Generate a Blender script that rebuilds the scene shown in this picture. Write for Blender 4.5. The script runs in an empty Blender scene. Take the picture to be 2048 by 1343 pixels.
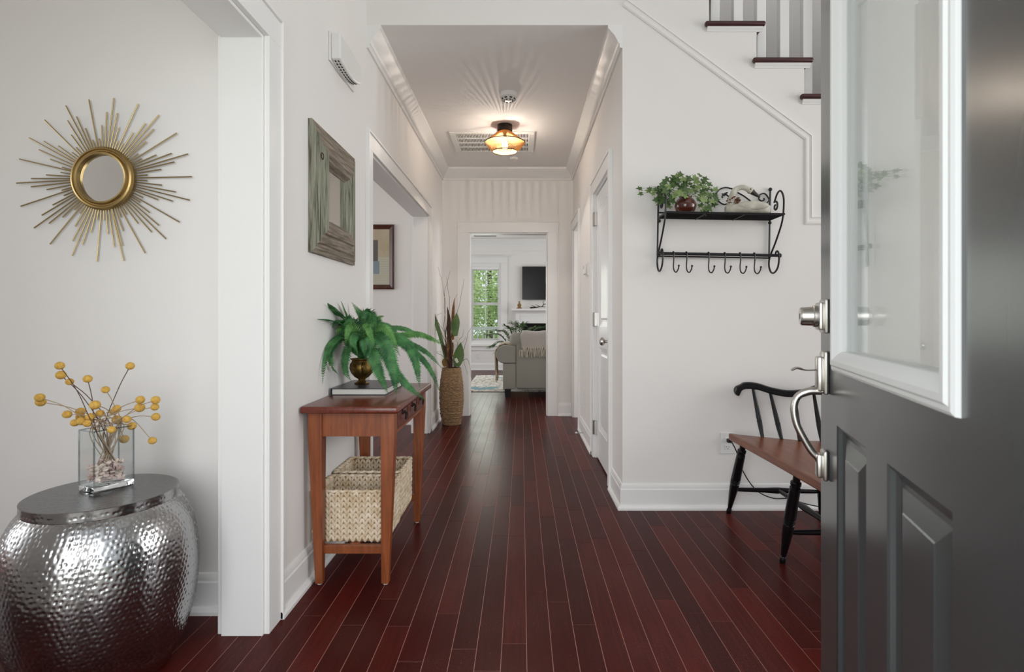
import bpy, bmesh, math, random
import numpy as np
from mathutils import Vector, Matrix, noise

random.seed(7)
# ------------------------------------------------------------------ camera, world, lights
F, CX, CY, EYE = 1100.0, 1043.0, 637.0, 1.075      # focal length and principal point in photo pixels, eye height (m)
scene = bpy.context.scene
cam_data = bpy.data.cameras.new('camera')
cam = bpy.data.objects.new('camera', cam_data)
scene.collection.objects.link(cam)
cam.location = (0, 0, EYE)
cam.rotation_euler = (math.pi / 2, 0, 0)
cam_data.sensor_width = 36.0
cam_data.lens = 36.0 * F / 2048
cam_data.shift_x = (1024 - CX) / 2048
cam_data.shift_y = (CY - 671.5) / 2048
cam_data.clip_start = 0.02
cam_data.dof.use_dof = True
cam_data.dof.focus_distance = 3.4
cam_data.dof.aperture_fstop = 6.3
scene.camera = cam

world = bpy.data.worlds.new('sky')
scene.world = world
world.use_nodes = True
bg = world.node_tree.nodes['Background']
bg.inputs[0].default_value = (0.86, 0.93, 1.0, 1)
bg.inputs[1].default_value = 1.15


def area(name, loc, rot, sx, sy, power, col=(1, 0.985, 0.965)):
    d = bpy.data.lights.new(name, 'AREA')
    d.shape = 'RECTANGLE'
    d.size, d.size_y, d.energy, d.color = sx, sy, power, col
    o = bpy.data.objects.new(name, d)
    scene.collection.objects.link(o)
    o.location = loc
    o.rotation_euler = [math.radians(a) for a in rot]
    return o


DAY = (0.975, 0.99, 1.0)
area('daylight_entry', (-0.4, -1.2, 1.35), (90, 0, 0), 2.4, 2.3, 84, DAY)              # open front doorway
area('daylight_upper_window', (1.6, 14, 4.3), (62, 0, 0), 3.0, 1.6, 4, DAY)         # two-storey foyer window
area('daylight_left_room', (-4.0, 0.35, 1.45), (90, 0, 0), 1.2, 1.7, 4, DAY)           # left room, front window
area('daylight_left_side', (-4.9, 1.3, 1.5), (90, 0, -90), 1.2, 1.7, 20, DAY)           # left room, side window
area('daylight_dining', (-4.7, 3.9, 1.5), (90, 0, -90), 2.4, 1.7, 57, DAY)              # dining room window
area('daylight_living_right', (3.9, 9.0, 1.5), (90, 0, 90), 3.4, 1.9, 85, DAY)          # living room side windows
area('daylight_living_left', (-3.9, 9.4, 1.5), (90, 0, -90), 3.0, 1.9, 50, DAY)
area('daylight_living_window', (-0.76, 11.35, 1.4), (90, 0, 180), 0.6, 1.5, 12, (0.93, 1.0, 0.9))
area('fill_right', (5.1, 1.75, 1.7), (90, 0, 90), 1.8, 2.4, 100, DAY)         # added fill to brighten the left hall wall, no window known there
area('daylight_side_room', (2.7, 5.35, 1.5), (90, 0, 90), 1.2, 1.6, 34, DAY)

scene.view_settings.view_transform = 'Standard'
scene.view_settings.look = 'None'
scene.view_settings.gamma = 1.0
scene.view_settings.use_curve_mapping = False
scene.view_settings.exposure = -0.05
scene.cycles.use_denoising = True
scene.cycles.max_bounces = 10
scene.cycles.diffuse_bounces = 6
scene.cycles.transparent_max_bounces = 16
scene.cycles.sample_clamp_indirect = 6.0
scene.cycles.caustics_reflective = False
scene.cycles.caustics_refractive = False


# ------------------------------------------------------------------ helpers
def at(px, py, Y):
    """world point seen at photo pixel (px, py) when it stands Y metres in front of the camera"""
    return Vector(((px - CX) / F * Y, Y, EYE - (py - CY) / F * Y))


def srgb(r, g, b):
    def c(u):
        u /= 255.0
        return u / 12.92 if u <= 0.04045 else ((u + 0.055) / 1.055) ** 2.4
    return (c(r), c(g), c(b), 1)


class MB:
    def __init__(s):
        s.v, s.f, s.m = [], [], []

    def add(s, vs, fs, mi=0):
        b = len(s.v)
        s.v += [tuple(p) for p in vs]
        for f in fs:
            s.f.append(tuple(b + i for i in f))
            s.m.append(mi)
        return s

    def box(s, x0, x1, y0, y1, z0, z1, mi=0, M=None):
        vs = [Vector(p) for p in ((x0, y0, z0), (x1, y0, z0), (x1, y1, z0), (x0, y1, z0), (x0, y0, z1), (x1, y0, z1), (x1, y1, z1), (x0, y1, z1))]
        if M:
            vs = [M @ p for p in vs]
        return s.add(vs, [(0, 3, 2, 1), (4, 5, 6, 7), (0, 1, 5, 4), (1, 2, 6, 5), (2, 3, 7, 6), (3, 0, 4, 7)], mi)

    def rbox(s, x0, x1, y0, y1, z0, z1, r, seg=3, M=None, mi=0):
        bm = bmesh.new()
        bmesh.ops.create_cube(bm, size=1)
        for v in bm.verts:
            v.co = Vector(((x0 + x1) / 2 + v.co.x * (x1 - x0), (y0 + y1) / 2 + v.co.y * (y1 - y0), (z0 + z1) / 2 + v.co.z * (z1 - z0)))
        bmesh.ops.bevel(bm, geom=list(bm.edges), offset=r, segments=seg, profile=0.5, affect='EDGES')
        bm.verts.index_update()
        vs = [v.co.copy() for v in bm.verts]
        if M:
            vs = [M @ p for p in vs]
        s.add(vs, [[v.index for v in f.verts] for f in bm.faces], mi)
        bm.free()
        return s

    def prism(s, poly, to3, a0, a1, mi=0):
        """poly: 2-D outline; to3(u, v, a) -> 3-D point; extruded from a0 to a1"""
        n = len(poly)
        vs = [to3(u, v, a0) for u, v in poly] + [to3(u, v, a1) for u, v in poly]
        fs = [tuple(range(n))[::-1], tuple(range(n, 2 * n))] + [(i, (i + 1) % n, n + (i + 1) % n, n + i) for i in range(n)]
        return s.add(vs, fs, mi)

    def tube(s, pts, r, n=8, mi=0, flat=1.0):
        pts = [Vector(p) for p in pts]
        k = len(pts)
        rs = r if isinstance(r, (list, tuple)) else [r] * k
        up = None
        rings = []
        for i, p in enumerate(pts):
            t = (pts[min(i + 1, k - 1)] - pts[max(i - 1, 0)])
            if t.length < 1e-9:
                t = Vector((0, 0, 1))
            t.normalize()
            if up is None:
                up = Vector((0, 0, 1)) if abs(t.z) < 0.9 else Vector((1, 0, 0))
            a = t.cross(up)
            if a.length < 1e-6:
                a = t.orthogonal()
            a.normalize()
            b = a.cross(t).normalized()
            up = b
            rings.append([p + (a * math.cos(2 * math.pi * j / n) + b * math.sin(2 * math.pi * j / n) * flat) * rs[i] for j in range(n)])
        vs = [q for ring in rings for q in ring]
        fs = []
        for i in range(k - 1):
            for j in range(n):
                fs.append((i * n + j, i * n + (j + 1) % n, (i + 1) * n + (j + 1) % n, (i + 1) * n + j))
        fs.append(tuple(range(n))[::-1])
        fs.append(tuple((k - 1) * n + j for j in range(n)))
        return s.add(vs, fs, mi)

    def lathe(s, prof, c=(0, 0, 0), n=32, M=None, mi=0):
        c = Vector(c)
        vs, fs = [], []
        k = len(prof)
        for (r, z) in prof:
            for j in range(n):
                a = 2 * math.pi * j / n
                p = Vector((max(r, 1e-5) * math.cos(a), max(r, 1e-5) * math.sin(a), z))
                vs.append((M @ p if M else p) + c)
        for i in range(k - 1):
            for j in range(n):
                fs.append((i * n + j, i * n + (j + 1) % n, (i + 1) * n + (j + 1) % n, (i + 1) * n + j))
        return s.add(vs, fs, mi)

    def ell(s, c, r, M=None, nu=10, nv=6, mi=0):
        c = Vector(c)
        vs, fs = [], []
        for i in range(1, nv):
            t = math.pi * i / nv
            for j in range(nu):
                a = 2 * math.pi * j / nu
                p = Vector((r[0] * math.sin(t) * math.cos(a), r[1] * math.sin(t) * math.sin(a), r[2] * math.cos(t)))
                vs.append((M @ p if M else p) + c)
        p = Vector((0, 0, r[2])); vs.append((M @ p if M else p) + c)
        p = Vector((0, 0, -r[2])); vs.append((M @ p if M else p) + c)
        for i in range(nv - 2):
            for j in range(nu):
                fs.append((i * nu + j, (i + 1) * nu + j, (i + 1) * nu + (j + 1) % nu, i * nu + (j + 1) % nu))
        T, B = len(vs) - 2, len(vs) - 1
        for j in range(nu):
            fs.append((T, j, (j + 1) % nu))
            fs.append((B, (nv - 2) * nu + (j + 1) % nu, (nv - 2) * nu + j))
        return s.add(vs, fs, mi)

    def mesh(s, name, mats, smooth=False):
        me = bpy.data.meshes.new(name)
        me.from_pydata(s.v, [], s.f)
        for m in (mats if isinstance(mats, (list, tuple)) else [mats]):
            me.materials.append(m)
        if any(s.m):
            me.polygons.foreach_set('material_index', s.m)
        if smooth:
            me.shade_smooth()
            if smooth != 'all':
                me.set_sharp_from_angle(angle=math.radians(smooth if not isinstance(smooth, bool) else 40))
        me.update()
        return me

    def build(s, name, mats, parent=None, smooth=False, bevel=0, local=False, recalc=False):
        me = s.mesh(name, mats, smooth)
        if recalc:
            bm = bmesh.new(); bm.from_mesh(me)
            bmesh.ops.recalc_face_normals(bm, faces=bm.faces)
            bm.to_mesh(me); bm.free()
        return link(name, me, parent, local, bevel)


ORG = {}


def link(name, me, parent=None, local=False, bevel=0):
    o = bpy.data.objects.new(name, me)
    scene.collection.objects.link(o)
    ORG[o.name] = Vector((0, 0, 0))
    if parent:
        o.parent = parent
        if not local:
            o.location = -ORG[parent.name]
    if bevel:
        b = o.modifiers.new('bevel', 'BEVEL')
        b.width, b.segments, b.limit_method, b.angle_limit = bevel, 2, 'ANGLE', math.radians(35)
        b.harden_normals = False
    return o


def tag(o, label=None, cat=None, group=None, kind=None):
    if label: o['label'] = label
    if cat: o['category'] = cat
    if group: o['group'] = group
    if kind: o['kind'] = kind
    return o


def thing(name, label, cat, loc=(0, 0, 0), rot=(0, 0, 0), group=None):
    o = bpy.data.objects.new(name, None)
    scene.collection.objects.link(o)
    o.empty_display_size = 0.05
    o.location = loc
    o.rotation_euler = rot
    ORG[o.name] = Vector(loc)
    return tag(o, label, cat, group)


def struct(mb, name, m, parent=None, **kw):
    o = mb.build(name, m, parent, **kw)
    if not parent:
        o['kind'] = 'structure'
    return o


def catmull(pts, n=8):
    pts = [Vector(p) for p in pts]
    P = [pts[0] * 2 - pts[1]] + pts + [pts[-1] * 2 - pts[-2]]
    out = []
    for i in range(1, len(P) - 2):
        for k in range(n):
            t = k / n
            a, b, c, d = P[i - 1], P[i], P[i + 1], P[i + 2]
            out.append(0.5 * ((2 * b) + (c - a) * t + (2 * a - 5 * b + 4 * c - d) * t * t + (3 * b - a - 3 * c + d) * t ** 3))
    out.append(pts[-1])
    return out


# ------------------------------------------------------------------ materials
def mat(name, col, rough=0.5, metal=0.0, spec=0.5, bump=None, var=None, coat=0.0, trans=0.0, ior=1.45, sheen=0.0):
    """bump = (scale, strength) noise relief; var = (colour2, scale, detail) noise colour variation"""
    m = bpy.data.materials.new(name)
    m.use_nodes = True
    nt = m.node_tree
    b = nt.nodes['Principled BSDF']
    col = tuple(col) if len(col) == 4 else tuple(col) + (1,)
    b.inputs['Base Color'].default_value = col
    b.inputs['Roughness'].default_value = rough
    b.inputs['Metallic'].default_value = metal
    b.inputs['Specular IOR Level'].default_value = spec
    b.inputs['Coat Weight'].default_value = coat
    b.inputs['Transmission Weight'].default_value = trans
    b.inputs['IOR'].default_value = ior
    if sheen:
        b.inputs['Sheen Weight'].default_value = sheen
    tc = nt.nodes.new('ShaderNodeTexCoord')
    if var:
        n = nt.nodes.new('ShaderNodeTexNoise')
        n.inputs['Scale'].default_value = var[1]
        n.inputs['Detail'].default_value = var[2]
        r = nt.nodes.new('ShaderNodeValToRGB')
        r.color_ramp.elements[0].position = 0.35
        r.color_ramp.elements[0].color = col
        r.color_ramp.elements[1].position = 0.65
        r.color_ramp.elements[1].color = tuple(var[0]) if len(var[0]) == 4 else tuple(var[0]) + (1,)
        nt.links.new(tc.outputs['Object'], n.inputs['Vector'])
        nt.links.new(n.outputs['Fac'], r.inputs['Fac'])
        nt.links.new(r.outputs['Color'], b.inputs['Base Color'])
    if bump:
        n = nt.nodes.new('ShaderNodeTexNoise')
        n.inputs['Scale'].default_value = bump[0]
        n.inputs['Detail'].default_value = 4
        bp = nt.nodes.new('ShaderNodeBump')
        bp.inputs['Strength'].default_value = bump[1]
        bp.inputs['Distance'].default_value = 0.002
        nt.links.new(tc.outputs['Object'], n.inputs['Vector'])
        nt.links.new(n.outputs['Fac'], bp.inputs['Height'])
        nt.links.new(bp.outputs['Normal'], b.inputs['Normal'])
    return m


def wood(name, dark, light, rough=0.4, stretch=(1, 1, 12), scale=14, bump=0.15, rnd=0.0, coat=0.0):
    """grain runs along the axis with the smallest stretch number"""
    m = bpy.data.materials.new(name)
    m.use_nodes = True
    nt = m.node_tree
    b = nt.nodes['Principled BSDF']
    b.inputs['Roughness'].default_value = rough
    b.inputs['Coat Weight'].default_value = coat
    tc = nt.nodes.new('ShaderNodeTexCoord')
    mp = nt.nodes.new('ShaderNodeMapping')
    mp.inputs['Scale'].default_value = stretch
    n = nt.nodes.new('ShaderNodeTexNoise')
    n.inputs['Scale'].default_value = scale
    n.inputs['Detail'].default_value = 7
    n.inputs['Roughness'].default_value = 0.6
    n.inputs['Distortion'].default_value = 0.3
    r = nt.nodes.new('ShaderNodeValToRGB')
    r.color_ramp.elements[0].position, r.color_ramp.elements[1].position = 0.3, 0.7
    r.color_ramp.elements[0].color, r.color_ramp.elements[1].color = dark, light
    nt.links.new(tc.outputs['Object'], mp.inputs['Vector'])
    nt.links.new(mp.outputs['Vector'], n.inputs['Vector'])
    nt.links.new(n.outputs['Fac'], r.inputs['Fac'])
    out = r.outputs['Color']
    nt.links.new(out, b.inputs['Base Color'])
    bp = nt.nodes.new('ShaderNodeBump')
    bp.inputs['Strength'].default_value = bump
    bp.inputs['Distance'].default_value = 0.002
    nt.links.new(n.outputs['Fac'], bp.inputs['Height'])
    nt.links.new(bp.outputs['Normal'], b.inputs['Normal'])
    return m


def plank_mat():
    m = bpy.data.materials.new('mahogany_plank')
    m.use_nodes = True
    nt = m.node_tree
    N, L = nt.nodes, nt.links
    b = N['Principled BSDF']
    b.inputs['Specular IOR Level'].default_value = 0.08
    tc = N.new('ShaderNodeTexCoord')
    oi = N.new('ShaderNodeObjectInfo')
    mp = N.new('ShaderNodeMapping')
    mp.inputs['Scale'].default_value = (30, 1.5, 10)
    L.new(tc.outputs['Object'], mp.inputs['Vector'])
    n = N.new('ShaderNodeTexNoise')
    n.inputs['Scale'].default_value = 3
    n.inputs['Detail'].default_value = 6
    L.new(mp.outputs['Vector'], n.inputs['Vector'])
    add = N.new('ShaderNodeMath'); add.operation = 'MULTIPLY_ADD'
    add.inputs[1].default_value = 0.42
    L.new(oi.outputs['Random'], add.inputs[0])
    sc = N.new('ShaderNodeMath'); sc.operation = 'MULTIPLY'; sc.inputs[1].default_value = 0.58
    L.new(n.outputs['Fac'], sc.inputs[0])
    L.new(sc.outputs[0], add.inputs[2])
    r = N.new('ShaderNodeValToRGB')
    e = r.color_ramp.elements
    e[0].position, e[0].color = 0.12, srgb(50, 15, 15)
    e[1].position, e[1].color = 0.85, srgb(94, 31, 25)
    k = e.new(0.5); k.color = srgb(67, 21, 18)
    L.new(add.outputs[0], r.inputs['Fac'])
    # dust and scuffs lying on the boards
    d1 = N.new('ShaderNodeTexNoise'); d1.inputs['Scale'].default_value = 2.4; d1.inputs['Detail'].default_value = 5
    L.new(tc.outputs['Object'], d1.inputs['Vector'])
    d2 = N.new('ShaderNodeTexNoise'); d2.inputs['Scale'].default_value = 330; d2.inputs['Detail'].default_value = 2
    L.new(tc.outputs['Object'], d2.inputs['Vector'])
    r1 = N.new('ShaderNodeMapRange'); r1.inputs[1].default_value = 0.42; r1.inputs[2].default_value = 0.72
    L.new(d1.outputs['Fac'], r1.inputs[0])
    r2 = N.new('ShaderNodeMapRange'); r2.inputs[1].default_value = 0.56; r2.inputs[2].default_value = 0.74
    L.new(d2.outputs['Fac'], r2.inputs[0])
    mul = N.new('ShaderNodeMath'); mul.operation = 'MULTIPLY'
    L.new(r1.outputs[0], mul.inputs[0]); L.new(r2.outputs[0], mul.inputs[1])
    v = N.new('ShaderNodeTexVoronoi'); v.inputs['Scale'].default_value = 26
    L.new(tc.outputs['Object'], v.inputs['Vector'])
    sp = N.new('ShaderNodeMath'); sp.operation = 'LESS_THAN'; sp.inputs[1].default_value = 0.035
    L.new(v.outputs['Distance'], sp.inputs[0])
    mx = N.new('ShaderNodeMath'); mx.operation = 'MULTIPLY_ADD'; mx.inputs[1].default_value = 0.42
    L.new(sp.outputs[0], mx.inputs[0]); 
    m8 = N.new('ShaderNodeMath'); m8.operation = 'MULTIPLY'; m8.inputs[1].default_value = 0.5
    L.new(mul.outputs[0], m8.inputs[0]); L.new(m8.outputs[0], mx.inputs[2])
    mix = N.new('ShaderNodeMix'); mix.data_type = 'RGBA'
    mix.inputs['B'].default_value = srgb(172, 140, 128)
    L.new(mx.outputs[0], mix.inputs['Factor']); L.new(r.outputs['Color'], mix.inputs['A'])
    L.new(mix.outputs['Result'], b.inputs['Base Color'])
    rr = N.new('ShaderNodeMapRange'); rr.inputs[3].default_value = 0.26; rr.inputs[4].default_value = 0.36
    L.new(d1.outputs['Fac'], rr.inputs[0]); L.new(rr.outputs[0], b.inputs['Roughness'])
    bp = N.new('ShaderNodeBump'); bp.inputs['Strength'].default_value = 0.06; bp.inputs['Distance'].default_value = 0.002
    L.new(n.outputs['Fac'], bp.inputs['Height']); L.new(bp.outputs['Normal'], b.inputs['Normal'])
    return m


def glass_mat(name, tint=(1, 1, 1, 1), ior=1.5, rough=0.0):
    m = bpy.data.materials.new(name)
    m.use_nodes = True
    nt = m.node_tree
    nt.nodes.remove(nt.nodes['Principled BSDF'])
    o = nt.nodes['Material Output']
    f = nt.nodes.new('ShaderNodeFresnel')
    ge = nt.nodes.new('ShaderNodeNewGeometry')
    mr = nt.nodes.new('ShaderNodeMapRange'); mr.inputs[3].default_value = ior; mr.inputs[4].default_value = 1 / ior   # same Fresnel seen from inside the thin pane
    nt.links.new(ge.outputs['Backfacing'], mr.inputs[0]); nt.links.new(mr.outputs[0], f.inputs['IOR'])
    t = nt.nodes.new('ShaderNodeBsdfTransparent'); t.inputs[0].default_value = tint
    g = nt.nodes.new('ShaderNodeBsdfGlossy'); g.inputs['Roughness'].default_value = rough
    mx = nt.nodes.new('ShaderNodeMixShader')
    nt.links.new(f.outputs[0], mx.inputs[0]); nt.links.new(t.outputs[0], mx.inputs[1]); nt.links.new(g.outputs[0], mx.inputs[2])
    nt.links.new(mx.outputs[0], o.inputs['Surface'])
    return m


M = {}
M['wall'] = mat('wall_paint', srgb(230, 227, 224), 0.75, spec=0.25, bump=(180, 0.03))
M['ceiling'] = mat('ceiling_paint', srgb(232, 229, 227), 0.85, spec=0.2)
M['trim'] = mat('white_trim_paint', srgb(232, 231, 229), 0.38, spec=0.4)
M['door_white'] = mat('white_door_paint', srgb(230, 230, 230), 0.3)
M['plank'] = plank_mat()
M['gap'] = mat('plank_gap_glint', srgb(190, 138, 128), 0.6)  # glint of light on the board bevels, put into the gap colour
M['door_grey'] = mat('charcoal_door_paint', srgb(66, 69, 70), 0.24, spec=0.5, bump=(9, 0.04), coat=0.3)
M['door_grey'].node_tree.nodes['Principled BSDF'].inputs['Coat Roughness'].default_value = 0.26
M['door_bevel'] = M['door_grey']
M['lite'] = mat('white_lite_frame', srgb(226, 228, 227), 0.4)
M['glass'] = glass_mat('pane_glass', (0.97, 0.985, 0.98, 1))
M['clear'] = glass_mat('vase_glass', (0.955, 0.968, 0.966, 1), 1.34)
M['glass_block'] = mat('thick_glass', (0.93, 0.96, 0.96, 1), 0.02, trans=1.0, ior=1.45)
M['glass_edge'] = glass_mat('glass_edge', (0.62, 0.66, 0.67, 1), 1.5)
M['nickel'] = mat('satin_nickel', srgb(196, 192, 186), 0.28, 1.0)
M['steel'] = mat('hammered_metal', srgb(164, 163, 163), 0.2, 1.0)
M['steel_dark'] = mat('dark_lid_metal', srgb(120, 119, 120), 0.27, 1.0)
M['gold'] = mat('brushed_gold', srgb(176, 150, 100), 0.3, 1.0)
M['gold_rod'] = mat('gold_rod', srgb(168, 148, 108), 0.4, 0.9)
M['mirror'] = mat('mirror_glass', srgb(225, 225, 222), 0.02, 1.0)
M['black_iron'] = mat('black_iron', srgb(22, 22, 24), 0.45, spec=0.5)
M['black_wood'] = mat('black_lacquer', srgb(16, 16, 19), 0.3, spec=0.5)
M['cherry'] = wood('cherry_seat', srgb(98, 50, 30), srgb(142, 82, 52), 0.3, (10, 1, 10), 6, 0.05)
M['table'] = wood('console_wood', srgb(108, 54, 26), srgb(152, 82, 42), 0.38, (14, 14, 1), 5, 0.06)
M['table_top'] = wood('console_top_wood', srgb(84, 34, 24), srgb(112, 50, 34), 0.25, (14, 1, 14), 5, 0.03)
M['rustic'] = None
M['dark_bronze'] = mat('dark_bronze', srgb(48, 40, 36), 0.45, 0.7)
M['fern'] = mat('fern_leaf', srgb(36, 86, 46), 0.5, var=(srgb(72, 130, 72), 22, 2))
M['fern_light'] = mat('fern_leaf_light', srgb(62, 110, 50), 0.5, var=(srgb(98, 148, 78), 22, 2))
M['stem_green'] = mat('fern_stem', srgb(74, 110, 58), 0.5)
M['ivy_dark'] = mat('ivy_leaf_dark', srgb(52, 76, 38), 0.45, var=(srgb(84, 110, 58), 60, 2))
M['ivy_light'] = mat('ivy_leaf_light', srgb(96, 122, 66), 0.45, var=(srgb(140, 158, 100), 60, 2))
M['twig'] = mat('twig_bark', srgb(84, 62, 48), 0.8)
M['twig_pale'] = mat('pale_stem', srgb(164, 142, 116), 0.8)
M['pot_brown'] = mat('glazed_brown', srgb(58, 24, 18), 0.15, coat=0.5, var=(srgb(92, 42, 28), 9, 2))
M['swan'] = mat('weathered_white_wood', srgb(202, 198, 186), 0.75, var=(srgb(176, 172, 158), 26, 5), bump=(60, 0.5))
M['beak'] = mat('swan_beak', srgb(40, 40, 42), 0.5)
M['brass'] = mat('antique_brass', srgb(124, 98, 48), 0.4, 0.85, bump=(120, 0.8), var=(srgb(84, 66, 34), 40, 3))
M['paper'] = mat('book_pages', srgb(216, 216, 208), 0.8, bump=(200, 0.2))
M['cover'] = mat('dark_book_cover', srgb(48, 54, 64), 0.3)
M['braid'] = mat('hyacinth_braid', srgb(230, 216, 194), 0.8, var=(srgb(204, 182, 150), 26, 3), bump=(160, 0.5))
M['braid_inner'] = mat('basket_lining', srgb(132, 106, 78), 0.9)
M['rope'] = wood('seagrass_rope', srgb(52, 34, 24), srgb(190, 154, 112), 0.8, (4, 4, 17), 13, 0.6)
M['broad_leaf'] = mat('broad_leaf', srgb(66, 96, 46), 0.45, var=(srgb(92, 120, 62), 9, 2))
M['yellow'] = mat('yellow_flower_head', srgb(216, 176, 88), 0.9, var=(srgb(194, 148, 66), 160, 3), bump=(420, 1.0))
M['shell'] = mat('pale_shell', srgb(230, 216, 204), 0.5, var=(srgb(200, 166, 160), 40, 3))
M['plastic'] = mat('white_plastic', srgb(226, 225, 222), 0.4)
M['dark_slot'] = mat('dark_slot', srgb(46, 46, 46), 0.7)
M['vent_dark'] = mat('vent_interior', srgb(58, 54, 52), 0.9)
M['tread'] = wood('tread_wood', srgb(50, 22, 22), srgb(74, 36, 34), 0.3, (1, 12, 12), 6, 0.03)
M['sofa'] = mat('sofa_fabric', srgb(164, 162, 152), 0.9, bump=(420, 0.4), sheen=0.2)
M['throw_grey'] = mat('grey_throw', srgb(196, 189, 182), 0.95, bump=(300, 0.8), sheen=0.2)
M['throw_beige'] = mat('beige_throw', srgb(206, 188, 160), 0.95, bump=(200, 0.8), sheen=0.2)
M['cream'] = mat('cream_fringe', srgb(216, 206, 190), 0.95)
M['tv'] = mat('screen_black', srgb(20, 20, 22), 0.25)
M['firebox'] = mat('firebox_black', srgb(20, 22, 22), 0.6)
M['frame_brown'] = wood('walnut_frame', srgb(58, 30, 22), srgb(92, 50, 36), 0.35, (10, 10, 1), 6, 0.04)
M['palm'] = mat('palm_leaf', srgb(46, 74, 40), 0.5, var=(srgb(92, 118, 66), 12, 2))
M['leaf_out'] = mat('outdoor_leaf', srgb(184, 214, 116), 0.6, var=(srgb(224, 240, 172), 1.5, 3))
M['lawn'] = mat('lawn_grass', srgb(110, 140, 70), 0.9)
M['porch'] = mat('porch_concrete', srgb(160, 156, 150), 0.85)
M['blind'] = mat('blind_slat', srgb(236, 236, 234), 0.5)
M['cord'] = mat('black_cord', srgb(16, 16, 16), 0.5)
M['white_petal'] = mat('white_petal', srgb(226, 222, 212), 0.7)
M['dry_husk'] = mat('dry_husk', srgb(146, 110, 64), 0.8, var=(srgb(96, 66, 38), 20, 3))
M['pod'] = mat('dark_pod', srgb(66, 44, 34), 0.8)


def rustic_mat():
    m = wood('weathered_green_wood', srgb(60, 54, 44), srgb(146, 146, 130), 0.85, (18, 18, 1.2), 5, 0.9)
    nt = m.node_tree
    ramp = [n for n in nt.nodes if n.type == 'VALTORGB'][0]
    e = ramp.color_ramp.elements
    e[0].position = 0.33
    e[1].position = 0.62
    k = e.new(0.46); k.color = srgb(116, 117, 100)
    return m


M['rustic'] = rustic_mat()
M['rustic_h'] = wood('weathered_brown_wood', srgb(76, 66, 56), srgb(156, 143, 127), 0.85, (18, 1.2, 18), 5, 0.9)


def bulb_mat():
    m = bpy.data.materials.new('lit_bulb')
    m.use_nodes = True
    nt = m.node_tree
    nt.nodes.remove(nt.nodes['Principled BSDF'])
    t = nt.nodes.new('ShaderNodeBsdfTransparent')
    e = nt.nodes.new('ShaderNodeEmission'); e.inputs[0].default_value = (1, 0.72, 0.4, 1); e.inputs[1].default_value = 9
    mx = nt.nodes.new('ShaderNodeMixShader'); mx.inputs[0].default_value = 0.35
    nt.links.new(t.outputs[0], mx.inputs[1]); nt.links.new(e.outputs[0], mx.inputs[2])
    nt.links.new(mx.outputs[0], nt.nodes['Material Output'].inputs['Surface'])
    return m


def filament_mat():
    m = bpy.data.materials.new('filament')
    m.use_nodes = True
    b = m.node_tree.nodes['Principled BSDF']
    b.inputs['Emission Color'].default_value = (1, 0.8, 0.5, 1)
    b.inputs['Emission Strength'].default_value = 60
    return m


def cord_mat():
    m = mat('paper_cord', srgb(226, 186, 124), 0.8)
    nt = m.node_tree
    b = nt.nodes['Principled BSDF']
    tr = nt.nodes.new('ShaderNodeBsdfTranslucent'); tr.inputs[0].default_value = srgb(240, 196, 128)
    mx = nt.nodes.new('ShaderNodeMixShader'); mx.inputs[0].default_value = 0.4
    nt.links.new(b.outputs[0], mx.inputs[1]); nt.links.new(tr.outputs[0], mx.inputs[2])
    nt.links.new(mx.outputs[0], nt.nodes['Material Output'].inputs['Surface'])
    return m


# ------------------------------------------------------------------ room shell
XL, XR = -0.878, 0.571           # hall side walls
YF, YB = 3.111, 6.10             # hall mouth, hall end wall
H = 2.735                        # ceiling
HF = 5.4                         # foyer ceiling
YL = 11.54                       # living room far wall
YS = 2.02                        # left room end wall (behind the sunburst mirror)
O1 = 1.875                        # near opening, far jamb
O2a, O2b = 3.19, 5.16            # dining opening
HD = 2.04                        # head height
WT = 0.14

# floor: slab, boards that can be told apart, the rest joined
fl = struct(MB().box(-5.2, 5.3, 0.40, 11.7, -0.12, -0.0008), 'floor', M['gap'])
PW = 0.0814
PX0 = (1049.9 - CX) / F * (1100 * EYE / (1080 - CY)) - 40 * PW     # one joint passes through photo pixel (1049.9, 1080)


def plank_into(mb, x, y0, y1, z=0.0, loc=None):
    g, c = 0.0008, 0.0004
    x0, x1, a, b = x + g, x + PW - g, y0 + g, y1 - g
    zl, zb = z - 0.0006, z - 0.0035
    if loc:
        x0 -= loc[0]; x1 -= loc[0]; a -= loc[1]; b -= loc[1]
    vs = [(x0, a, zb), (x1, a, zb), (x1, b, zb), (x0, b, zb), (x0, a, zl), (x1, a, zl), (x1, b, zl), (x0, b, zl),
          (x0 + c, a + c, z), (x1 - c, a + c, z), (x1 - c, b - c, z), (x0 + c, b - c, z)]
    fs = [(0, 1, 5, 4), (1, 2, 6, 5), (2, 3, 7, 6), (3, 0, 4, 7), (4, 5, 9, 8), (5, 6, 10, 9), (6, 7, 11, 10), (7, 4, 8, 11), (8, 9, 10, 11)]
    mb.add(vs, fs)


def runs(y0, y1):
    y = y0
    first = True
    while y < y1 - 1e-6:
        L = random.choice((0.45, 0.6, 0.75, 0.9, 1.05, 1.2))
        if first:
            L *= random.uniform(0.3, 1); first = False
        e = min(y + L, y1)
        if y1 - e < 0.25:
            e = y1
        yield y, e
        y = e


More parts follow.
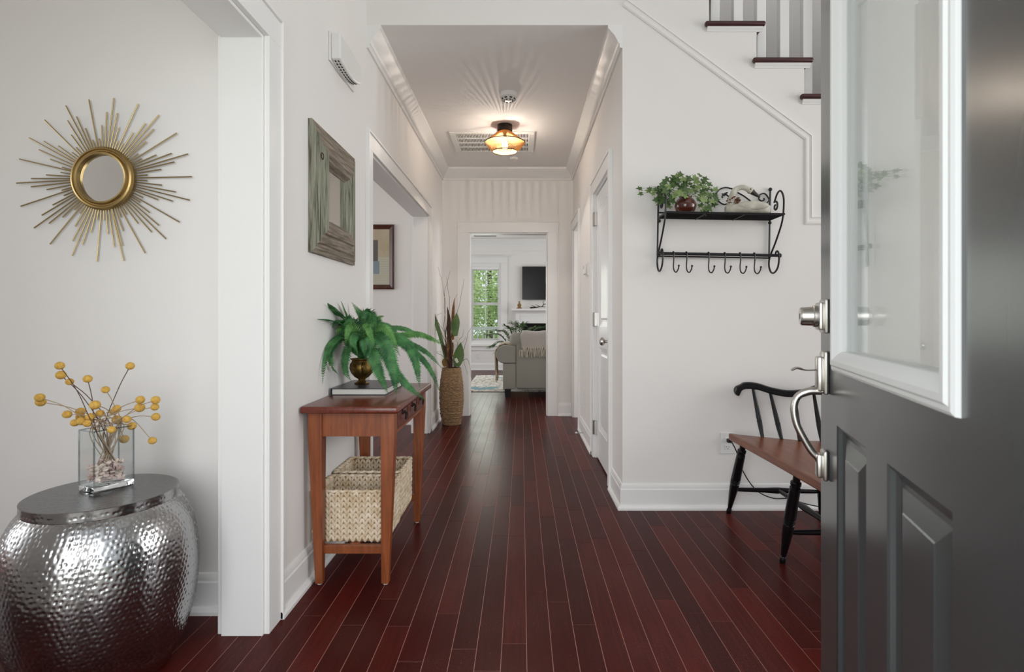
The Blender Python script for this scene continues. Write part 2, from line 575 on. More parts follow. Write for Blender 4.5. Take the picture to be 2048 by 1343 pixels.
rest = MB()
nplank = 0
for i in range(-12, 105):
    x = PX0 + i * PW
    if x < -5.15 or x > 5.2:
        continue
    xm = x + PW / 2
    spans = []                                        # (y0, y1, single?)
    if -0.95 < xm < 0.62:
        spans += [(1.2, 6.2, True), (0.45, 1.2, False), (6.2, 11.6, False)]
    elif 0.62 <= xm < 1.95:
        spans += [(1.4, 3.15, True), (0.45, 1.4, False), (3.15, 11.6, False)]
    elif -1.5 < xm <= -0.95:
        spans += [(1.2, 2.05, True), (0.45, 1.2, False), (2.05, 3.1, False), (3.1, 5.65, True), (5.65, 11.6, False)]
    else:
        spans += [(0.45, 11.6, False)]
    for a, b, single in spans:
        for y0, y1 in runs(a, b):
            if single and nplank < 290:
                mb = MB()
                org = (xm, (y0 + y1) / 2)
                plank_into(mb, x, y0, y1)
                mb.build('plank', M['plank'], fl)
                nplank += 1
            else:
                plank_into(rest, x, y0, y1)
tag(rest.build('plank_field', M['plank'], fl), kind='stuff')

# walls
w = MB()
w.box(XL - WT, XL, 0.56, 0.74, 0, HF).box(XL - WT, XL, 0.74, O1, HD, HF).box(XL - WT, XL, O1, O2a, 0, HF)
w.box(XL - WT, XL, O2a, O2b, HD, HF).box(XL - WT, XL, O2b, YB + 0.13, 0, HF)
struct(w, 'wall_left', M['wall'])
struct(MB().box(-5.1, XL - WT, YS, YS + 0.13, 0, H), 'wall_left_room_end', M['wall'])
struct(MB().box(-5.1, XL - WT, 5.60, 5.72, 0, H), 'wall_dining_end', M['wall'])
w = MB().box(-5.1, -5.0, 0.4, 0.7, 0, H).box(-5.1, -5.0, 0.7, 1.9, 0, 0.6).box(-5.1, -5.0, 0.7, 1.9, 2.35, H).box(-5.1, -5.0, 1.9, 2.8, 0, H)
w.box(-5.1, -5.0, 2.8, 5.0, 0, 0.6).box(-5.1, -5.0, 2.8, 5.0, 2.35, H).box(-5.1, -5.0, 5.0, 5.72, 0, H)
struct(w, 'wall_far_left', M['wall'])

# hall right wall: closet door 3.55-4.27, side-room doorway 5.42-6.02
D1a, D1b, D2a, D2b = 3.55, 4.27, 5.42, 6.0
w = MB()
w.box(XR, XR + WT, YF + 0.09, D1a, 0, H).box(XR, XR + WT, D1a, D1b, HD, H).box(XR, XR + WT, D1b, D2a, 0, H)
w.box(XR, XR + WT, D2a, D2b, HD, H).box(XR, XR + WT, D2b, YB + 0.13, 0, H)
struct(w, 'wall_right', M['wall'])
# hall end wall with doorway
E0, E1, EH = -0.582, 0.288, 2.03
w = MB().box(XL, E0, YB, YB + 0.13, 0, H).box(E0, E1, YB, YB + 0.13, EH, H).box(E1, 4.0, YB, YB + 0.13, 0, H).box(-4.0, XL - WT, YB, YB + 0.13, 0, H)
struct(w, 'wall_back', M['wall'])
# stair wall (coat rack wall) with stepped top, and the header over the hall mouth
RUN, RISE, SX0, SZ0 = 0.2687, 0.2045, 1.372, 2.747      # right end and top of the upper visible tread
NST = 3
SE = 1.80                       # beyond this a wall hides the stair, its unseen top lowered for stairwell light
poly = [(XR, 0.0), (5.2, 0.0), (5.2, 3.05), (SE, 3.05)]
for k in range(NST - 1, -3, -1):
    xr = SX0 + k * RUN - 0.042
    zt = SZ0 - k * RISE - 0.028
    poly += [(min(xr, SE), zt)] if k == NST - 1 else [(xr, poly[-1][1]), (xr, zt)]
poly += [(0.80, poly[-1][1]), (0.80, HF), (XR, HF)]
struct(MB().prism(poly, lambda u, v, a: Vector((u, a, v)), YF, YF + 0.09, 0), 'wall_stair', M['wall'], recalc=True)
struct(MB().box(XL, XR, YF, YF + 0.13, H, HF), 'wall_header', M['wall'])
struct(MB().box(XR + WT, 5.2, 4.18, 4.28, 0, HF), 'wall_stairwell', M['wall'])
struct(MB().box(5.2, 5.3, 0.4, 0.85, 0, HF).box(5.2, 5.3, 0.85, 2.65, 0, 0.5).box(5.2, 5.3, 0.85, 2.65, 2.9, HF).box(5.2, 5.3, 2.65, 6.2, 0, HF), 'wall_far_right', M['wall'])  # window opening added to go with the right-hand fill light
# front wall: entry opening, tall foyer window above, left room window
w = MB()
w.box(0.50, 5.2, 0.40, 0.56, 0, 3.3).box(-1.40, 0.50, 0.40, 0.56, 2.12, 3.3).box(0.0, 0.2, 0.40, 0.56, 3.3, 5.2).box(3.1, 5.2, 0.40, 0.56, 3.3, 5.2)
w.box(XL, 0.0, 0.40, 0.56, 3.3, 5.2).box(XL, 5.2, 0.40, 0.56, 5.2, HF)
w.box(-3.4, -1.40, 0.40, 0.56, 0, H).box(-4.6, -3.4, 0.40, 0.56, 0, 0.6).box(-4.6, -3.4, 0.40, 0.56, 2.3, H).box(-5.1, -4.6, 0.40, 0.56, 0, H)
struct(w, 'wall_front', M['wall'])
# living room and side room
w = MB()
GX0, GX1, GZ0, GZ1 = -1.08, -0.44, 0.54, 2.24           # window hole
w.box(-4.0, GX0, YL, YL + 0.14, 0, H).box(GX0, GX1, YL, YL + 0.14, 0, GZ0).box(GX0, GX1, YL, YL + 0.14, GZ1, H).box(GX1, 0.02, YL, YL + 0.14, 0, H)
w.box(0.02, 1.24, YL, YL + 0.14, 0.98, H).box(1.24, 4.0, YL, YL + 0.14, 0, H)
struct(w, 'wall_living_end', M['wall'])
w = MB()
for sx in (-4.1, 4.0):
    w.box(sx, sx + 0.1, YB, 7.4, 0, H).box(sx, sx + 0.1, 7.4, 10.9, 0, 0.55).box(sx, sx + 0.1, 7.4, 10.9, 2.4, H).box(sx, sx + 0.1, 10.9, YL + 0.14, 0, H)
struct(w, 'wall_living_sides', M['wall'])
struct(MB().box(2.9, 3.0, 4.28, YB, 0, H), 'wall_side_room', M['wall'])

struct(MB().box(XL, XR, YF + 0.13, YB, H, H + 0.15), 'ceiling', M['ceiling'])
struct(MB().box(XL, 5.2, 0.4, 4.28, HF, HF + 0.1), 'ceiling_foyer', M['ceiling'])
struct(MB().box(-5.1, XL - WT, 0.4, 5.72, H, H + 0.1), 'ceiling_left_rooms', M['ceiling'])
struct(MB().box(-4.1, 4.1, YB + 0.13, YL + 0.14, H, H + 0.1), 'ceiling_living', M['ceiling'])
struct(MB().box(XR + WT, 3.0, 4.28, YB, H, H + 0.1), 'ceiling_side_room', M['ceiling'])
struct(MB().box(-30, 30, -30, 0.38, -0.2, -0.16), 'ground', M['lawn'])
struct(MB().box(-30, 30, 11.75, 50, -0.5, -0.45), 'ground_back', M['lawn'])
struct(MB().box(-3, 3, -2.2, 0.40, -0.16, -0.02), 'porch_floor', M['porch'])

# mouldings swept along straight runs
BASE = [(0, 0), (0.030, 0), (0.030, 0.012), (0.022, 0.024), (0.015, 0.026), (0.015, 0.112), (0.011, 0.118), (0.011, 0.132), (0.006, 0.142), (0, 0.145)]
CROWN = [(0, -0.128), (0.012, -0.128), (0.016, -0.118), (0.016, -0.104), (0.022, -0.100), (0.030, -0.084), (0.046, -0.055), (0.066, -0.034), (0.074, -0.022), (0.080, -0.018), (0.082, 0), (0, 0)]


def sweep(prof, p0, p1, nrm, z=0.0, m0=0.0, m1=0.0):
    """profile (out, up) along p0->p1 on a wall whose room-side normal is nrm; m0/m1: mitre (+1 longer, -1 shorter with depth)"""
    p0, p1, n = Vector(p0), Vector(p1), Vector(nrm)
    t = (p1 - p0).normalized()
    mb = MB()
    k = len(prof)
    vs = [p0 + n * o - t * o * m0 + Vector((0, 0, z + u)) for o, u in prof] + [p1 + n * o + t * o * m1 + Vector((0, 0, z + u)) for o, u in prof]
    mb.add(vs, [tuple(range(k)), tuple(range(k, 2 * k))[::-1]] + [(i, k + i, k + (i + 1) % k, (i + 1) % k) for i in range(k)])
    return mb


CW, CT = 0.092, 0.018       # casing width, thickness


def strip(name, prof, p0, p1, n, z=0.0, m0=0, m1=0):
    return struct(sweep(prof, p0, p1, n, z, m0, m1), name, M['trim'], smooth=30, recalc=True)


strip('baseboard_left', BASE, (XL, O1 + CW, 0), (XL, O2a - CW, 0), (1, 0, 0))
strip('baseboard_left_hall', BASE, (XL, O2b + CW, 0), (XL, YB, 0), (1, 0, 0), m1=-1)
strip('baseboard_back', BASE, (E1 + CW + 0.02, YB, 0), (XR, YB, 0), (0, -1, 0))
strip('baseboard_back_left', BASE, (XL, YB, 0), (E0 - CW - 0.02, YB, 0), (0, -1, 0))
strip('baseboard_right', BASE, (XR, D1b + CW, 0), (XR, D2a - CW, 0), (-1, 0, 0))
strip('baseboard_right_corner', BASE, (XR, YF, 0), (XR, D1a - CW, 0), (-1, 0, 0), m0=1)
strip('baseboard_stair', BASE, (XR, YF, 0), (4.55, YF, 0), (0, -1, 0), m0=1)
strip('baseboard_left_room', BASE, (-5.0, YS, 0), (XL - WT - 0.02, YS, 0), (0, -1, 0))
strip('baseboard_dining', BASE, (-5.0, 5.60, 0), (XL - WT - 0.02, 5.60, 0), (0, -1, 0))
strip('baseboard_living', BASE, (-4.0, YL, 0), (-0.2, YL, 0), (0, -1, 0))
strip('trim_crown_left', CROWN, (XL, YF, 0), (XL, YB, 0), (1, 0, 0), H, 0, -1)
strip('trim_crown_right', CROWN, (XR, YF, 0), (XR, YB, 0), (-1, 0, 0), H, 0, -1)
strip('trim_crown_back', CROWN, (XL, YB, 0), (XR, YB, 0), (0, -1, 0), H, -1, -1)
strip('trim_crown_living', CROWN, (-4.0, YL, 0), (4.0, YL, 0), (0, -1, 0), H)


def opening_x(name, xface, sgn, y0, y1, hd, both=None, wt=WT, near=True):
    """flat casing, back band and jamb round an opening in a wall of constant X; sgn: room side"""
    mb = MB()
    def cas(xf, sg):
        a, b = xf, xf + sg * CT
        bb = xf + sg * (CT + 0.008)
        lo, hi = min(a, b), max(a, b)
        lo2, hi2 = min(a, bb), max(a, bb)
        sides = ((y1, y1 + CW),) if not near else ((y0 - CW, y0), (y1, y1 + CW))
        for (c, d) in sides:
            mb.box(lo, hi, c, d, 0, hd)
        mb.box(lo, hi, y0 - CW, y1 + CW, hd, hd + CW)
        if near:
            mb.box(lo2, hi2, y0 - CW - 0.012, y0 - CW, 0, hd + CW + 0.012)
        mb.box(lo2, hi2, y1 + CW, y1 + CW + 0.012, 0, hd + CW + 0.012)
        mb.box(lo2, hi2, y0 - CW, y1 + CW, hd + CW, hd + CW + 0.012)
    cas(xface, sgn)
    if both:
        cas(xface - sgn * wt, -sgn)
    x0, x1 = sorted((xface, xface - sgn * wt))
    if near:
        mb.box(x0, x1, y0, y0 + 0.012, 0, hd)
    mb.box(x0, x1, y1 - 0.012, y1, 0, hd)
    mb.box(x0, x1, y0 + (0.012 if near else 0), y1 - 0.012, hd - 0.012, hd)
    return struct(mb, name, M['trim'], bevel=0.002)


opening_x('trim_opening_entry', XL, 1, 0.74, O1, HD, True)
opening_x('trim_opening_dining', XL, 1, O2a, O2b, HD, True)
opening_x('trim_doorway_side', XR, -1, D2a, D2b, HD)
opening_x('trim_closet_door', XR, -1, D1a, D1b, HD)
mb = MB()
for xa, xb in ((E0 - CW - 0.02, E0), (E1, E1 + CW + 0.02)):
    mb.box(xa, xb, YB - CT, YB, 0, EH)
mb.box(E0 - CW - 0.02, E1 + CW + 0.02, YB - CT, YB, EH, EH + CW + 0.02)
mb.box(E0 - CW - 0.032, E0 - CW - 0.02, YB - CT - 0.006, YB, 0, EH + CW + 0.032)
mb.box(E1 + CW + 0.02, E1 + CW + 0.032, YB - CT - 0.006, YB, 0, EH + CW + 0.032)
mb.box(E0 - CW - 0.02, E1 + CW + 0.02, YB - CT - 0.006, YB, EH + CW + 0.02, EH + CW + 0.032)
mb.box(E0, E0 + 0.012, YB, YB + 0.13, 0, EH).box(E1 - 0.012, E1, YB, YB + 0.13, 0, EH).box(E0 + 0.012, E1 - 0.012, YB, YB + 0.13, EH - 0.012, EH)
struct(mb, 'trim_living_doorway', M['trim'], bevel=0.002)

# panel moulding on the stair wall
PM = [(0, -0.024), (0.004, -0.023), (0.008, -0.015), (0.008, -0.004), (0.005, 0.000), (0.0055, 0.012), (0.010, 0.016), (0.008, 0.022), (0.003, 0.024), (0, 0.024)]


def wall_moulding(name, pts):
    mb = MB()
    k = len(PM)
    rings = []
    for i, p in enumerate(pts):
        p = Vector(p)
        d0 = (p - Vector(pts[i - 1])).normalized() if i else None
        d1 = (Vector(pts[i + 1]) - p).normalized() if i < len(pts) - 1 else None
        n0 = Vector((-d0.z, 0, d0.x)) if d0 else None
        n1 = Vector((-d1.z, 0, d1.x)) if d1 else None
        n = n0 if n1 is None else n1 if n0 is None else (n0 + n1).normalized() / max(0.4, (n0 + n1).normalized().dot(n0))
        rings.append([p + Vector((0, -o, 0)) + n * u for o, u in PM])
    vs = [q for r in rings for q in r]
    fs = []
    for i in range(len(pts) - 1):
        for j in range(k):
            fs.append((i * k + j, i * k + (j + 1) % k, (i + 1) * k + (j + 1) % k, (i + 1) * k + j))
    fs += [tuple(range(k)), tuple(range((len(pts) - 1) * k, len(pts) * k))[::-1]]
    mb.add(vs, fs)
    return struct(mb, name, M['wall'], recalc=True)


wall_moulding('trim_stair_panel', [(0.583, YF, 2.862), (1.622, YF, 2.098), (1.622, YF, 1.63), (1.80, YF, 1.63)])

# ------------------------------------------------------------------ staircase
st = thing('staircase', 'white staircase with dark wood treads rising to the left above coat rack', 'staircase', (SX0, YF, 0))
for k in range(-2, NST):
    xr = SX0 + k * RUN
    zt = SZ0 - k * RISE
    mb = MB()
    xe = min(xr, SE - 0.002)
    mb.rbox(xr - 0.340, xe, YF - 0.032, YF + 0.0, zt - 0.028, zt, 0.012, 3)
    mb.box(xr - RUN - 0.005, xe - 0.004, YF, 4.18, zt - 0.027, zt)
    mb.build('tread', M['tread'], st, smooth=40)
    r_ = MB().box(min(xr, SE + 0.05) - 0.057, min(xr, SE + 0.05) - 0.042, YF + 0.001, 4.18, zt - RISE, zt - 0.028)
    r_.build('riser', M['trim'], st)
    c_ = MB().prism([(0, 0), (-0.018, 0), (-0.016, -0.010), (-0.008, -0.018), (-0.005, -0.024), (0, -0.024)], lambda u, v, a: Vector((a, YF + u, zt - 0.028 + v)), xr - 0.325, xe - 0.012)
    c_.build('cove', M['trim'], st, recalc=True)
for k in range(-2, NST):
    for q in (0, 1):
        xb = SX0 + k * RUN - 0.249 + q * 0.1343
        zt = SZ0 - k * RISE
        b_ = MB()
        top = min(zt + 0.90 + (0.1 if q == 0 else 0), HF - 0.05)
        b_.box(xb - 0.027, xb + 0.027, YF + 0.078, YF + 0.118, zt, top)
        b_.build('baluster', M['trim'], st, bevel=0.003)
rail = MB()
p0 = Vector((SX0 - 3 * RUN, YF + 0.098, SZ0 + 3 * RISE + 0.86)); p1 = Vector((SX0 + 1.6 * RUN, YF + 0.098, SZ0 - 1.6 * RISE + 0.86))
rail.tube([p0, p1], 0.032, 10)
rail.build('handrail', M['tread'], st, smooth=True)

# ------------------------------------------------------------------ closet door (hall, right)
d1 = bpy.data.objects.new('door_1', None); scene.collection.objects.link(d1); d1.location = (XR, D1b, 0); ORG['door_1'] = Vector(d1.location)
d1['kind'] = 'structure'; d1['label'] = 'white two-panel closet door in the right hall wall'
DX = XR + 0.012
mb = MB()
ya, yb, za, zb = D1a + 0.015, D1b - 0.015, 0.012, HD - 0.016
ST = 0.112
mb.box(DX, DX + 0.035, ya, ya + ST, za, zb).box(DX, DX + 0.035, yb - ST, yb, za, zb)
for z0, z1 in ((za, 0.24), (0.86, 1.02), (1.91, zb)):
    mb.box(DX, DX + 0.035, ya + ST, yb - ST, z0, z1)
mb.build('door_frame', M['door_white'], d1, bevel=0.004)
for z0, z1 in ((0.24, 0.86), (1.02, 1.91)):
    mb = MB()
    y0, y1 = ya + ST, yb - ST
    a = (y0, y1, z0, z1, DX + 0.004); b_ = (y0 + 0.03, y1 - 0.03, z0 + 0.03, z1 - 0.03, DX + 0.013); c = (y0 + 0.045, y1 - 0.045, z0 + 0.045, z1 - 0.045, DX + 0.013)
    d = (y0 + 0.06, y1 - 0.06, z0 + 0.06, z1 - 0.06, DX + 0.006)
    vs = []
    for (q0, q1, q2, q3, x) in (a, b_, c, d):
        vs += [(x, q0, q2), (x, q1, q2), (x, q1, q3), (x, q0, q3)]
    fs = []
    for r in range(3):
        for j in range(4):
            fs.append((r * 4 + j, r * 4 + (j + 1) % 4, (r + 1) * 4 + (j + 1) % 4, (r + 1) * 4 + j))
    fs.append((12, 13, 14, 15))
    mb.add(vs, fs)
    mb.build('panel', M['door_white'], d1, recalc=False)
for zc in (0.235, 1.07, 1.845):
    mb = MB()
    mb.tube([(XR - 0.012, D1b - 0.006, zc - 0.05), (XR - 0.012, D1b - 0.006, zc + 0.05)], 0.0075, 8)
    mb.box(XR - 0.009, XR + 0.0115, D1b - 0.036, D1b - 0.004, zc - 0.05, zc + 0.05)
    for q in (-0.052, -0.017, 0.017, 0.052):
        mb.tube([(XR - 0.012, D1b - 0.006, zc + q - 0.0015), (XR - 0.012, D1b - 0.006, zc + q + 0.0015)], 0.009, 8)
    mb.build('hinge', M['nickel'], d1, smooth=40)
RY = Matrix.Rotation(-math.pi / 2, 4, 'Y')
mb = MB().lathe([(0, 0), (0.031, 0), (0.031, 0.004), (0.026, 0.009), (0.012, 0.011), (0.011, 0.03), (0.016, 0.034), (0.026, 0.042), (0.028, 0.052), (0.024, 0.062), (0.012, 0.068), (0, 0.069)], (DX, ya + 0.07, 0.925), 24, RY)
tag(mb.build('door_knob', M['nickel'], d1, smooth=40), 'round satin nickel knob')

# ------------------------------------------------------------------ front door (right foreground)
TH = math.radians(17.55)
DO = Vector((0.4786, 0.5182, 0))
d2 = bpy.data.objects.new('door_2', None); scene.collection.objects.link(d2)
d2.location = DO; d2.rotation_euler = (0, 0, math.pi / 2 - TH); ORG['door_2'] = Vector((0, 0, 0))
d2['kind'] = 'structure'; d2['label'] = 'open charcoal front door with glass lite in the right foreground'
DW, DT = 0.903, 0.045
U0, U1, Z0, Z1 = 0.139, 0.759, 0.957, 1.93     # lite frame outline
P_ = ((0.163, 0.405), (0.520, 0.742))            # lower panels
PZ0, PZ1 = 0.20, 0.838
mb = MB()
hu0, hu1, hz0, hz1 = U0 + 0.02, U1 - 0.02, Z0 + 0.02, Z1 - 0.02
mb.box(0, hu0, -DT, 0, 0.012, 2.03).box(hu1, DW, -DT, 0, 0.012, 2.03)
mb.box(hu0, hu1, -DT, 0, hz1, 2.03).box(hu0, hu1, -DT, 0, PZ1, hz0).box(hu0, hu1, -DT, 0, 0.012, PZ0)
mb.box(hu0, P_[0][0], -DT, 0, PZ0, PZ1).box(P_[0][1], P_[1][0], -DT, 0, PZ0, PZ1).box(P_[1][1], hu1, -DT, 0, PZ0, PZ1)
mb.build('door_slab', M['door_grey'], d2, local=True)
for (a, b) in P_:
    mb = MB()
    lv = [(0, 0.0), (0.006, -0.003), (0.010, -0.010), (0.022, -0.014), (0.030, -0.013), (0.060, -0.004), (0.063, -0.0025)]
    vs = []
    for (o, y) in lv:
        vs += [(a + o, y, PZ0 + o), (b - o, y, PZ0 + o), (b - o, y, PZ1 - o), (a + o, y, PZ1 - o)]
    fs = []
    for r in range(len(lv) - 1):
        for j in range(4):
            fs.append((r * 4 + j, (r + 1) * 4 + j, (r + 1) * 4 + (j + 1) % 4, r * 4 + (j + 1) % 4))
    n = (len(lv) - 1) * 4
    fs.append((n + 3, n + 2, n + 1, n))
    mb.add(vs, fs)
    mb.add([(a, -DT, PZ0), (b, -DT, PZ0), (b, -DT, PZ1), (a, -DT, PZ1)], [(0, 1, 2, 3)])
    mb.build('raised_panel', M['door_grey'], d2, local=True)


def rect_sweep(mb, u0, u1, z0, z1, prof):
    """prof: (inset, out) rings round a rectangle in the door plane"""
    vs = []
    for (o, y) in prof:
        vs += [(u0 + o, y, z0 + o), (u1 - o, y, z0 + o), (u1 - o, y, z1 - o), (u0 + o, y, z1 - o)]
    fs = []
    for r in range(len(prof) - 1):
        for j in range(4):
            fs.append((r * 4 + j, (r + 1) * 4 + j, (r + 1) * 4 + (j + 1) % 4, r * 4 + (j + 1) % 4))
    mb.add(vs, fs)


mb = MB()
rect_sweep(mb, U0, U1, Z0, Z1, [(0, 0.0), (0.001, 0.006), (0.006, 0.009), (0.012, 0.009), (0.016, 0.013), (0.026, 0.013), (0.031, 0.009), (0.040, 0.004), (0.046, -0.004), (0.046, -0.02)])
rect_sweep(mb, U0, U1, Z0, Z1, [(0.046, -0.02), (0.046, -0.041), (0.040, -0.049), (0.026, -0.058), (0.012, -0.054), (0.001, -0.051), (0, -0.045)])
mb.build('lite_frame', M['lite'], d2, local=True, smooth=25)
mb = MB().box(U0 + 0.044, U1 - 0.044, -0.016, -0.013, Z0 + 0.044, Z1 - 0.044)
mb.build('glass_pane', M['glass'], d2, local=True)
MB().box(U0 + 0.044, U1 - 0.044, -0.032, -0.029, Z0 + 0.044, Z1 - 0.044).build('glass_pane', M['glass'], d2, local=True)
# deadbolt
UH = DW - 0.068
RX = Matrix.Rotation(-math.pi / 2, 4, 'X')      # lathe axis z -> +y (out of the door)
db = MB().rbox(UH - 0.033, UH + 0.033, 0.0, 0.012, 1.04, 1.122, 0.006, 2).rbox(UH - 0.026, UH + 0.026, 0.010, 0.022, 1.048, 1.114, 0.005, 2)
db = db.build('deadbolt', M['nickel'], d2, local=True, smooth=40)
kc = MB().lathe([(0.026, 0.02), (0.026, 0.030), (0.023, 0.032), (0.022, 0.056), (0.019, 0.059), (0, 0.059)], (UH, 0, 1.081), 28, RX)
kc.build('key_cylinder', M['nickel'], db, local=True, smooth=40)
kk = MB().box(UH - 0.0012, UH + 0.0012, 0.0588, 0.0597, 1.074, 1.088)
kk.build('keyway', M['dark_slot'], db, local=True)
# handle set
hs = MB().rbox(UH - 0.028, UH + 0.028, 0.0, 0.012, 0.895, 0.998, 0.006, 2).rbox(UH - 0.020, UH + 0.020, 0.010, 0.024, 0.902, 0.985, 0.006, 2)
hs.rbox(UH - 0.023, UH + 0.023, 0.0, 0.012, 0.690, 0.762, 0.006, 2).rbox(UH - 0.016, UH + 0.016, 0.010, 0.024, 0.696, 0.752, 0.005, 2)
hs = hs.build('handle_set', M['nickel'], d2, local=True, smooth=40)
gp = catmull([(UH, 0.012, 0.902), (UH, 0.040, 0.900), (UH, 0.064, 0.886), (UH, 0.072, 0.858), (UH, 0.066, 0.82), (UH, 0.050, 0.785), (UH, 0.034, 0.757), (UH, 0.020, 0.742), (UH, 0.010, 0.728)], 5)
MB().tube(gp, [0.0095] * 8 + [0.0085] * (len(gp) - 14) + [0.009, 0.010, 0.011, 0.012, 0.012, 0.010], 10).build('grip', M['nickel'], hs, local=True, smooth=True)
MB().tube(catmull([(UH, 0.018, 0.953), (UH, 0.045, 0.951), (UH, 0.065, 0.956), (UH, 0.078, 0.950)], 4), [0.005] * 6 + [0.009] * 6 + [0.006], 8, flat=0.35).build('thumb_latch', M['nickel'], hs, local=True, smooth=True)

# ------------------------------------------------------------------ living room: window_1, fireplace, TV
w1 = bpy.data.objects.new('window_1', None); scene.collection.objects.link(w1); w1.location = (-0.76, YL, 0.6); ORG['window_1'] = Vector(w1.location); w1['kind'] = 'structure'
mb = MB()
for xa, xb in ((-1.22, -1.09), (-0.43, -0.30)):
    mb.box(xa, xb, YL - 0.02, YL, 0.55, 2.24)
mb.box(-1.22, -0.30, YL - 0.02, YL, 2.24, 2.37).box(-1.25, -0.27, YL - 0.05, YL, 2.37, 2.39)
mb.build('window_casing', M['trim'], w1, bevel=0.003)
MB().box(-1.26, -0.26, YL - 0.06, YL + 0.02, 0.50, 0.54).box(-1.22, -0.30, YL - 0.02, YL, 0.41, 0.50).build('window_sill', M['trim'], w1, bevel=0.004)
mb = MB().box(GX0, GX0 + 0.03, YL + 0.001, YL + 0.13, GZ0, 2.24).box(GX1 - 0.03, GX1, YL + 0.001, YL + 0.13, GZ0, 2.24).box(GX0 + 0.03, GX1 - 0.03, YL + 0.001, YL + 0.13, 2.165, 2.24).box(GX0 + 0.03, GX1 - 0.03, YL + 0.001, YL + 0.13, 0.54, 0.62)
mb.build('window_jamb', M['trim'], w1)
for z0, z1, yy in ((1.38, 2.13, 0.10), (0.62, 1.40, 0.07)):
    mb = MB().box(GX0 + 0.03, GX0 + 0.065, YL + yy, YL + yy + 0.035, z0, z1).box(GX1 - 0.065, GX1 - 0.03, YL + yy, YL + yy + 0.035, z0, z1)
    mb.box(GX0 + 0.065, GX1 - 0.065, YL + yy, YL + yy + 0.035, z0, z0 + 0.04).box(GX0 + 0.065, GX1 - 0.065, YL + yy, YL + yy + 0.035, z1 - 0.035, z1)
    s_ = mb.build('sash', M['trim'], w1)
    MB().box(-0.768, -0.752, YL + yy + 0.005, YL + yy + 0.03, z0, z1).build('muntin', M['trim'], s_)
    MB().box(GX0 + 0.06, GX1 - 0.06, YL + yy + 0.015, YL + yy + 0.019, z0 + 0.03, z1 - 0.03).build('pane', M['glass'], s_)
bl = MB().box(GX0 + 0.032, GX1 - 0.032, YL + 0.005, YL + 0.055, 2.112, 2.163).build('blind_headrail', M['blind'], w1)
n = 0
z = 0.66
slat = None
while z < 2.09:
    mb = MB()
    Mt = Matrix.Translation((0, YL + 0.03, z)) @ Matrix.Rotation(math.radians(-1.5), 4, 'X')
    mb.box(GX0 + 0.034, GX1 - 0.034, -0.024, 0.024, -0.0012, 0.0012, 0, Mt)
    mb.build('slat', M['blind'], w1)
    z += 0.0495
# chimney breast lines, mantel, firebox, TV
mt = thing('fireplace_mantel', 'white fireplace mantel with black firebox on the living room far wall', 'fireplace', (0.63, YL, 0))
mb = MB().box(-0.21, 1.47, YL - 0.22, YL, 1.245, 1.285)
mb.prism([(0, 1.245), (-0.17, 1.245), (-0.15, 1.225), (-0.12, 1.205), (-0.115, 1.19), (0, 1.19)], lambda u, v, a: Vector((a, YL + u, v)), -0.16, 1.42)
mb.build('mantel_shelf', M['trim'], mt, bevel=0.003)
mb = MB().box(-0.12, 1.38, YL - 0.10, YL, 0.98, 1.19).box(-0.12, 0.02, YL - 0.10, YL, 0, 0.98).box(1.24, 1.38, YL - 0.10, YL, 0, 0.98)
mb.build('surround', M['trim'], mt, bevel=0.003)
MB().box(-0.02, 1.28, YL - 0.108, YL - 0.10, 1.02, 1.03).box(-0.02, 1.28, YL - 0.108, YL - 0.10, 1.14, 1.15).box(-0.02, -0.01, YL - 0.108, YL - 0.10, 1.03, 1.14).box(1.27, 1.28, YL - 0.108, YL - 0.10, 1.03, 1.14).build('frieze_panel', M['trim'], mt)
mb = MB().box(0.02, 1.24, YL + 0.3, YL + 0.32, 0, 0.98).box(0.0, 0.02, YL, YL + 0.32, 0, 0.98).box(1.24, 1.26, YL, YL + 0.32, 0, 0.98).box(0.02, 1.24, YL, YL + 0.32, 0.98, 1.0).box(0.02, 1.24, YL, YL + 0.32, -0.02, 0.0)
mb.build('firebox', M['firebox'], mt)
tv = thing('television', 'black flat television hung above the white mantel', 'television', (0.63, YL, 1.47))
MB().rbox(0.015, 1.245, YL - 0.07, YL - 0.03, 1.47, 2.165, 0.004, 2).build('bezel', M['tv'], tv)
MB().box(0.027, 1.233, YL - 0.0715, YL - 0.07, 1.485, 2.153).build('screen', M['tv'], tv)
MB().box(0.4, 0.86, YL - 0.03, YL, 1.65, 2.0).build('wall_bracket', M['firebox'], tv)
struct(MB().box(-0.11, 1.37, YL - 0.012, YL, 2.49, 2.502), 'trim_overmantel', M['trim'])
pn = thing('pineapple_figurine', 'small brass pineapple ornament on the left end of the mantel', 'ornament', (-0.045, YL - 0.14, 1.285))
c = Vector((-0.045, YL - 0.14, 1.285))
MB().rbox(c.x - 0.055, c.x + 0.055, c.y - 0.04, c.y + 0.04, 1.285, 1.305, 0.004, 2).build('base', M['table'], pn)
b_ = MB()
for i in range(7):
    for j in range(10):
        a = (j + (i % 2) * 0.5) * math.pi / 5
        r = 0.033 * math.sin(math.pi * (i + 1.4) / 9.0) + 0.004
        b_.ell((c.x + r * math.cos(a), c.y + r * math.sin(a), 1.312 + i * 0.0125), (0.0085, 0.0085, 0.0085), None, 6, 4)
b_.lathe([(0.012, 1.305), (0.030, 1.325), (0.033, 1.35), (0.026, 1.38), (0.01, 1.398), (0, 1.40)], (c.x, c.y, 0), 12)
b_.build('body', M['gold'], pn, smooth=True)
lf = MB()
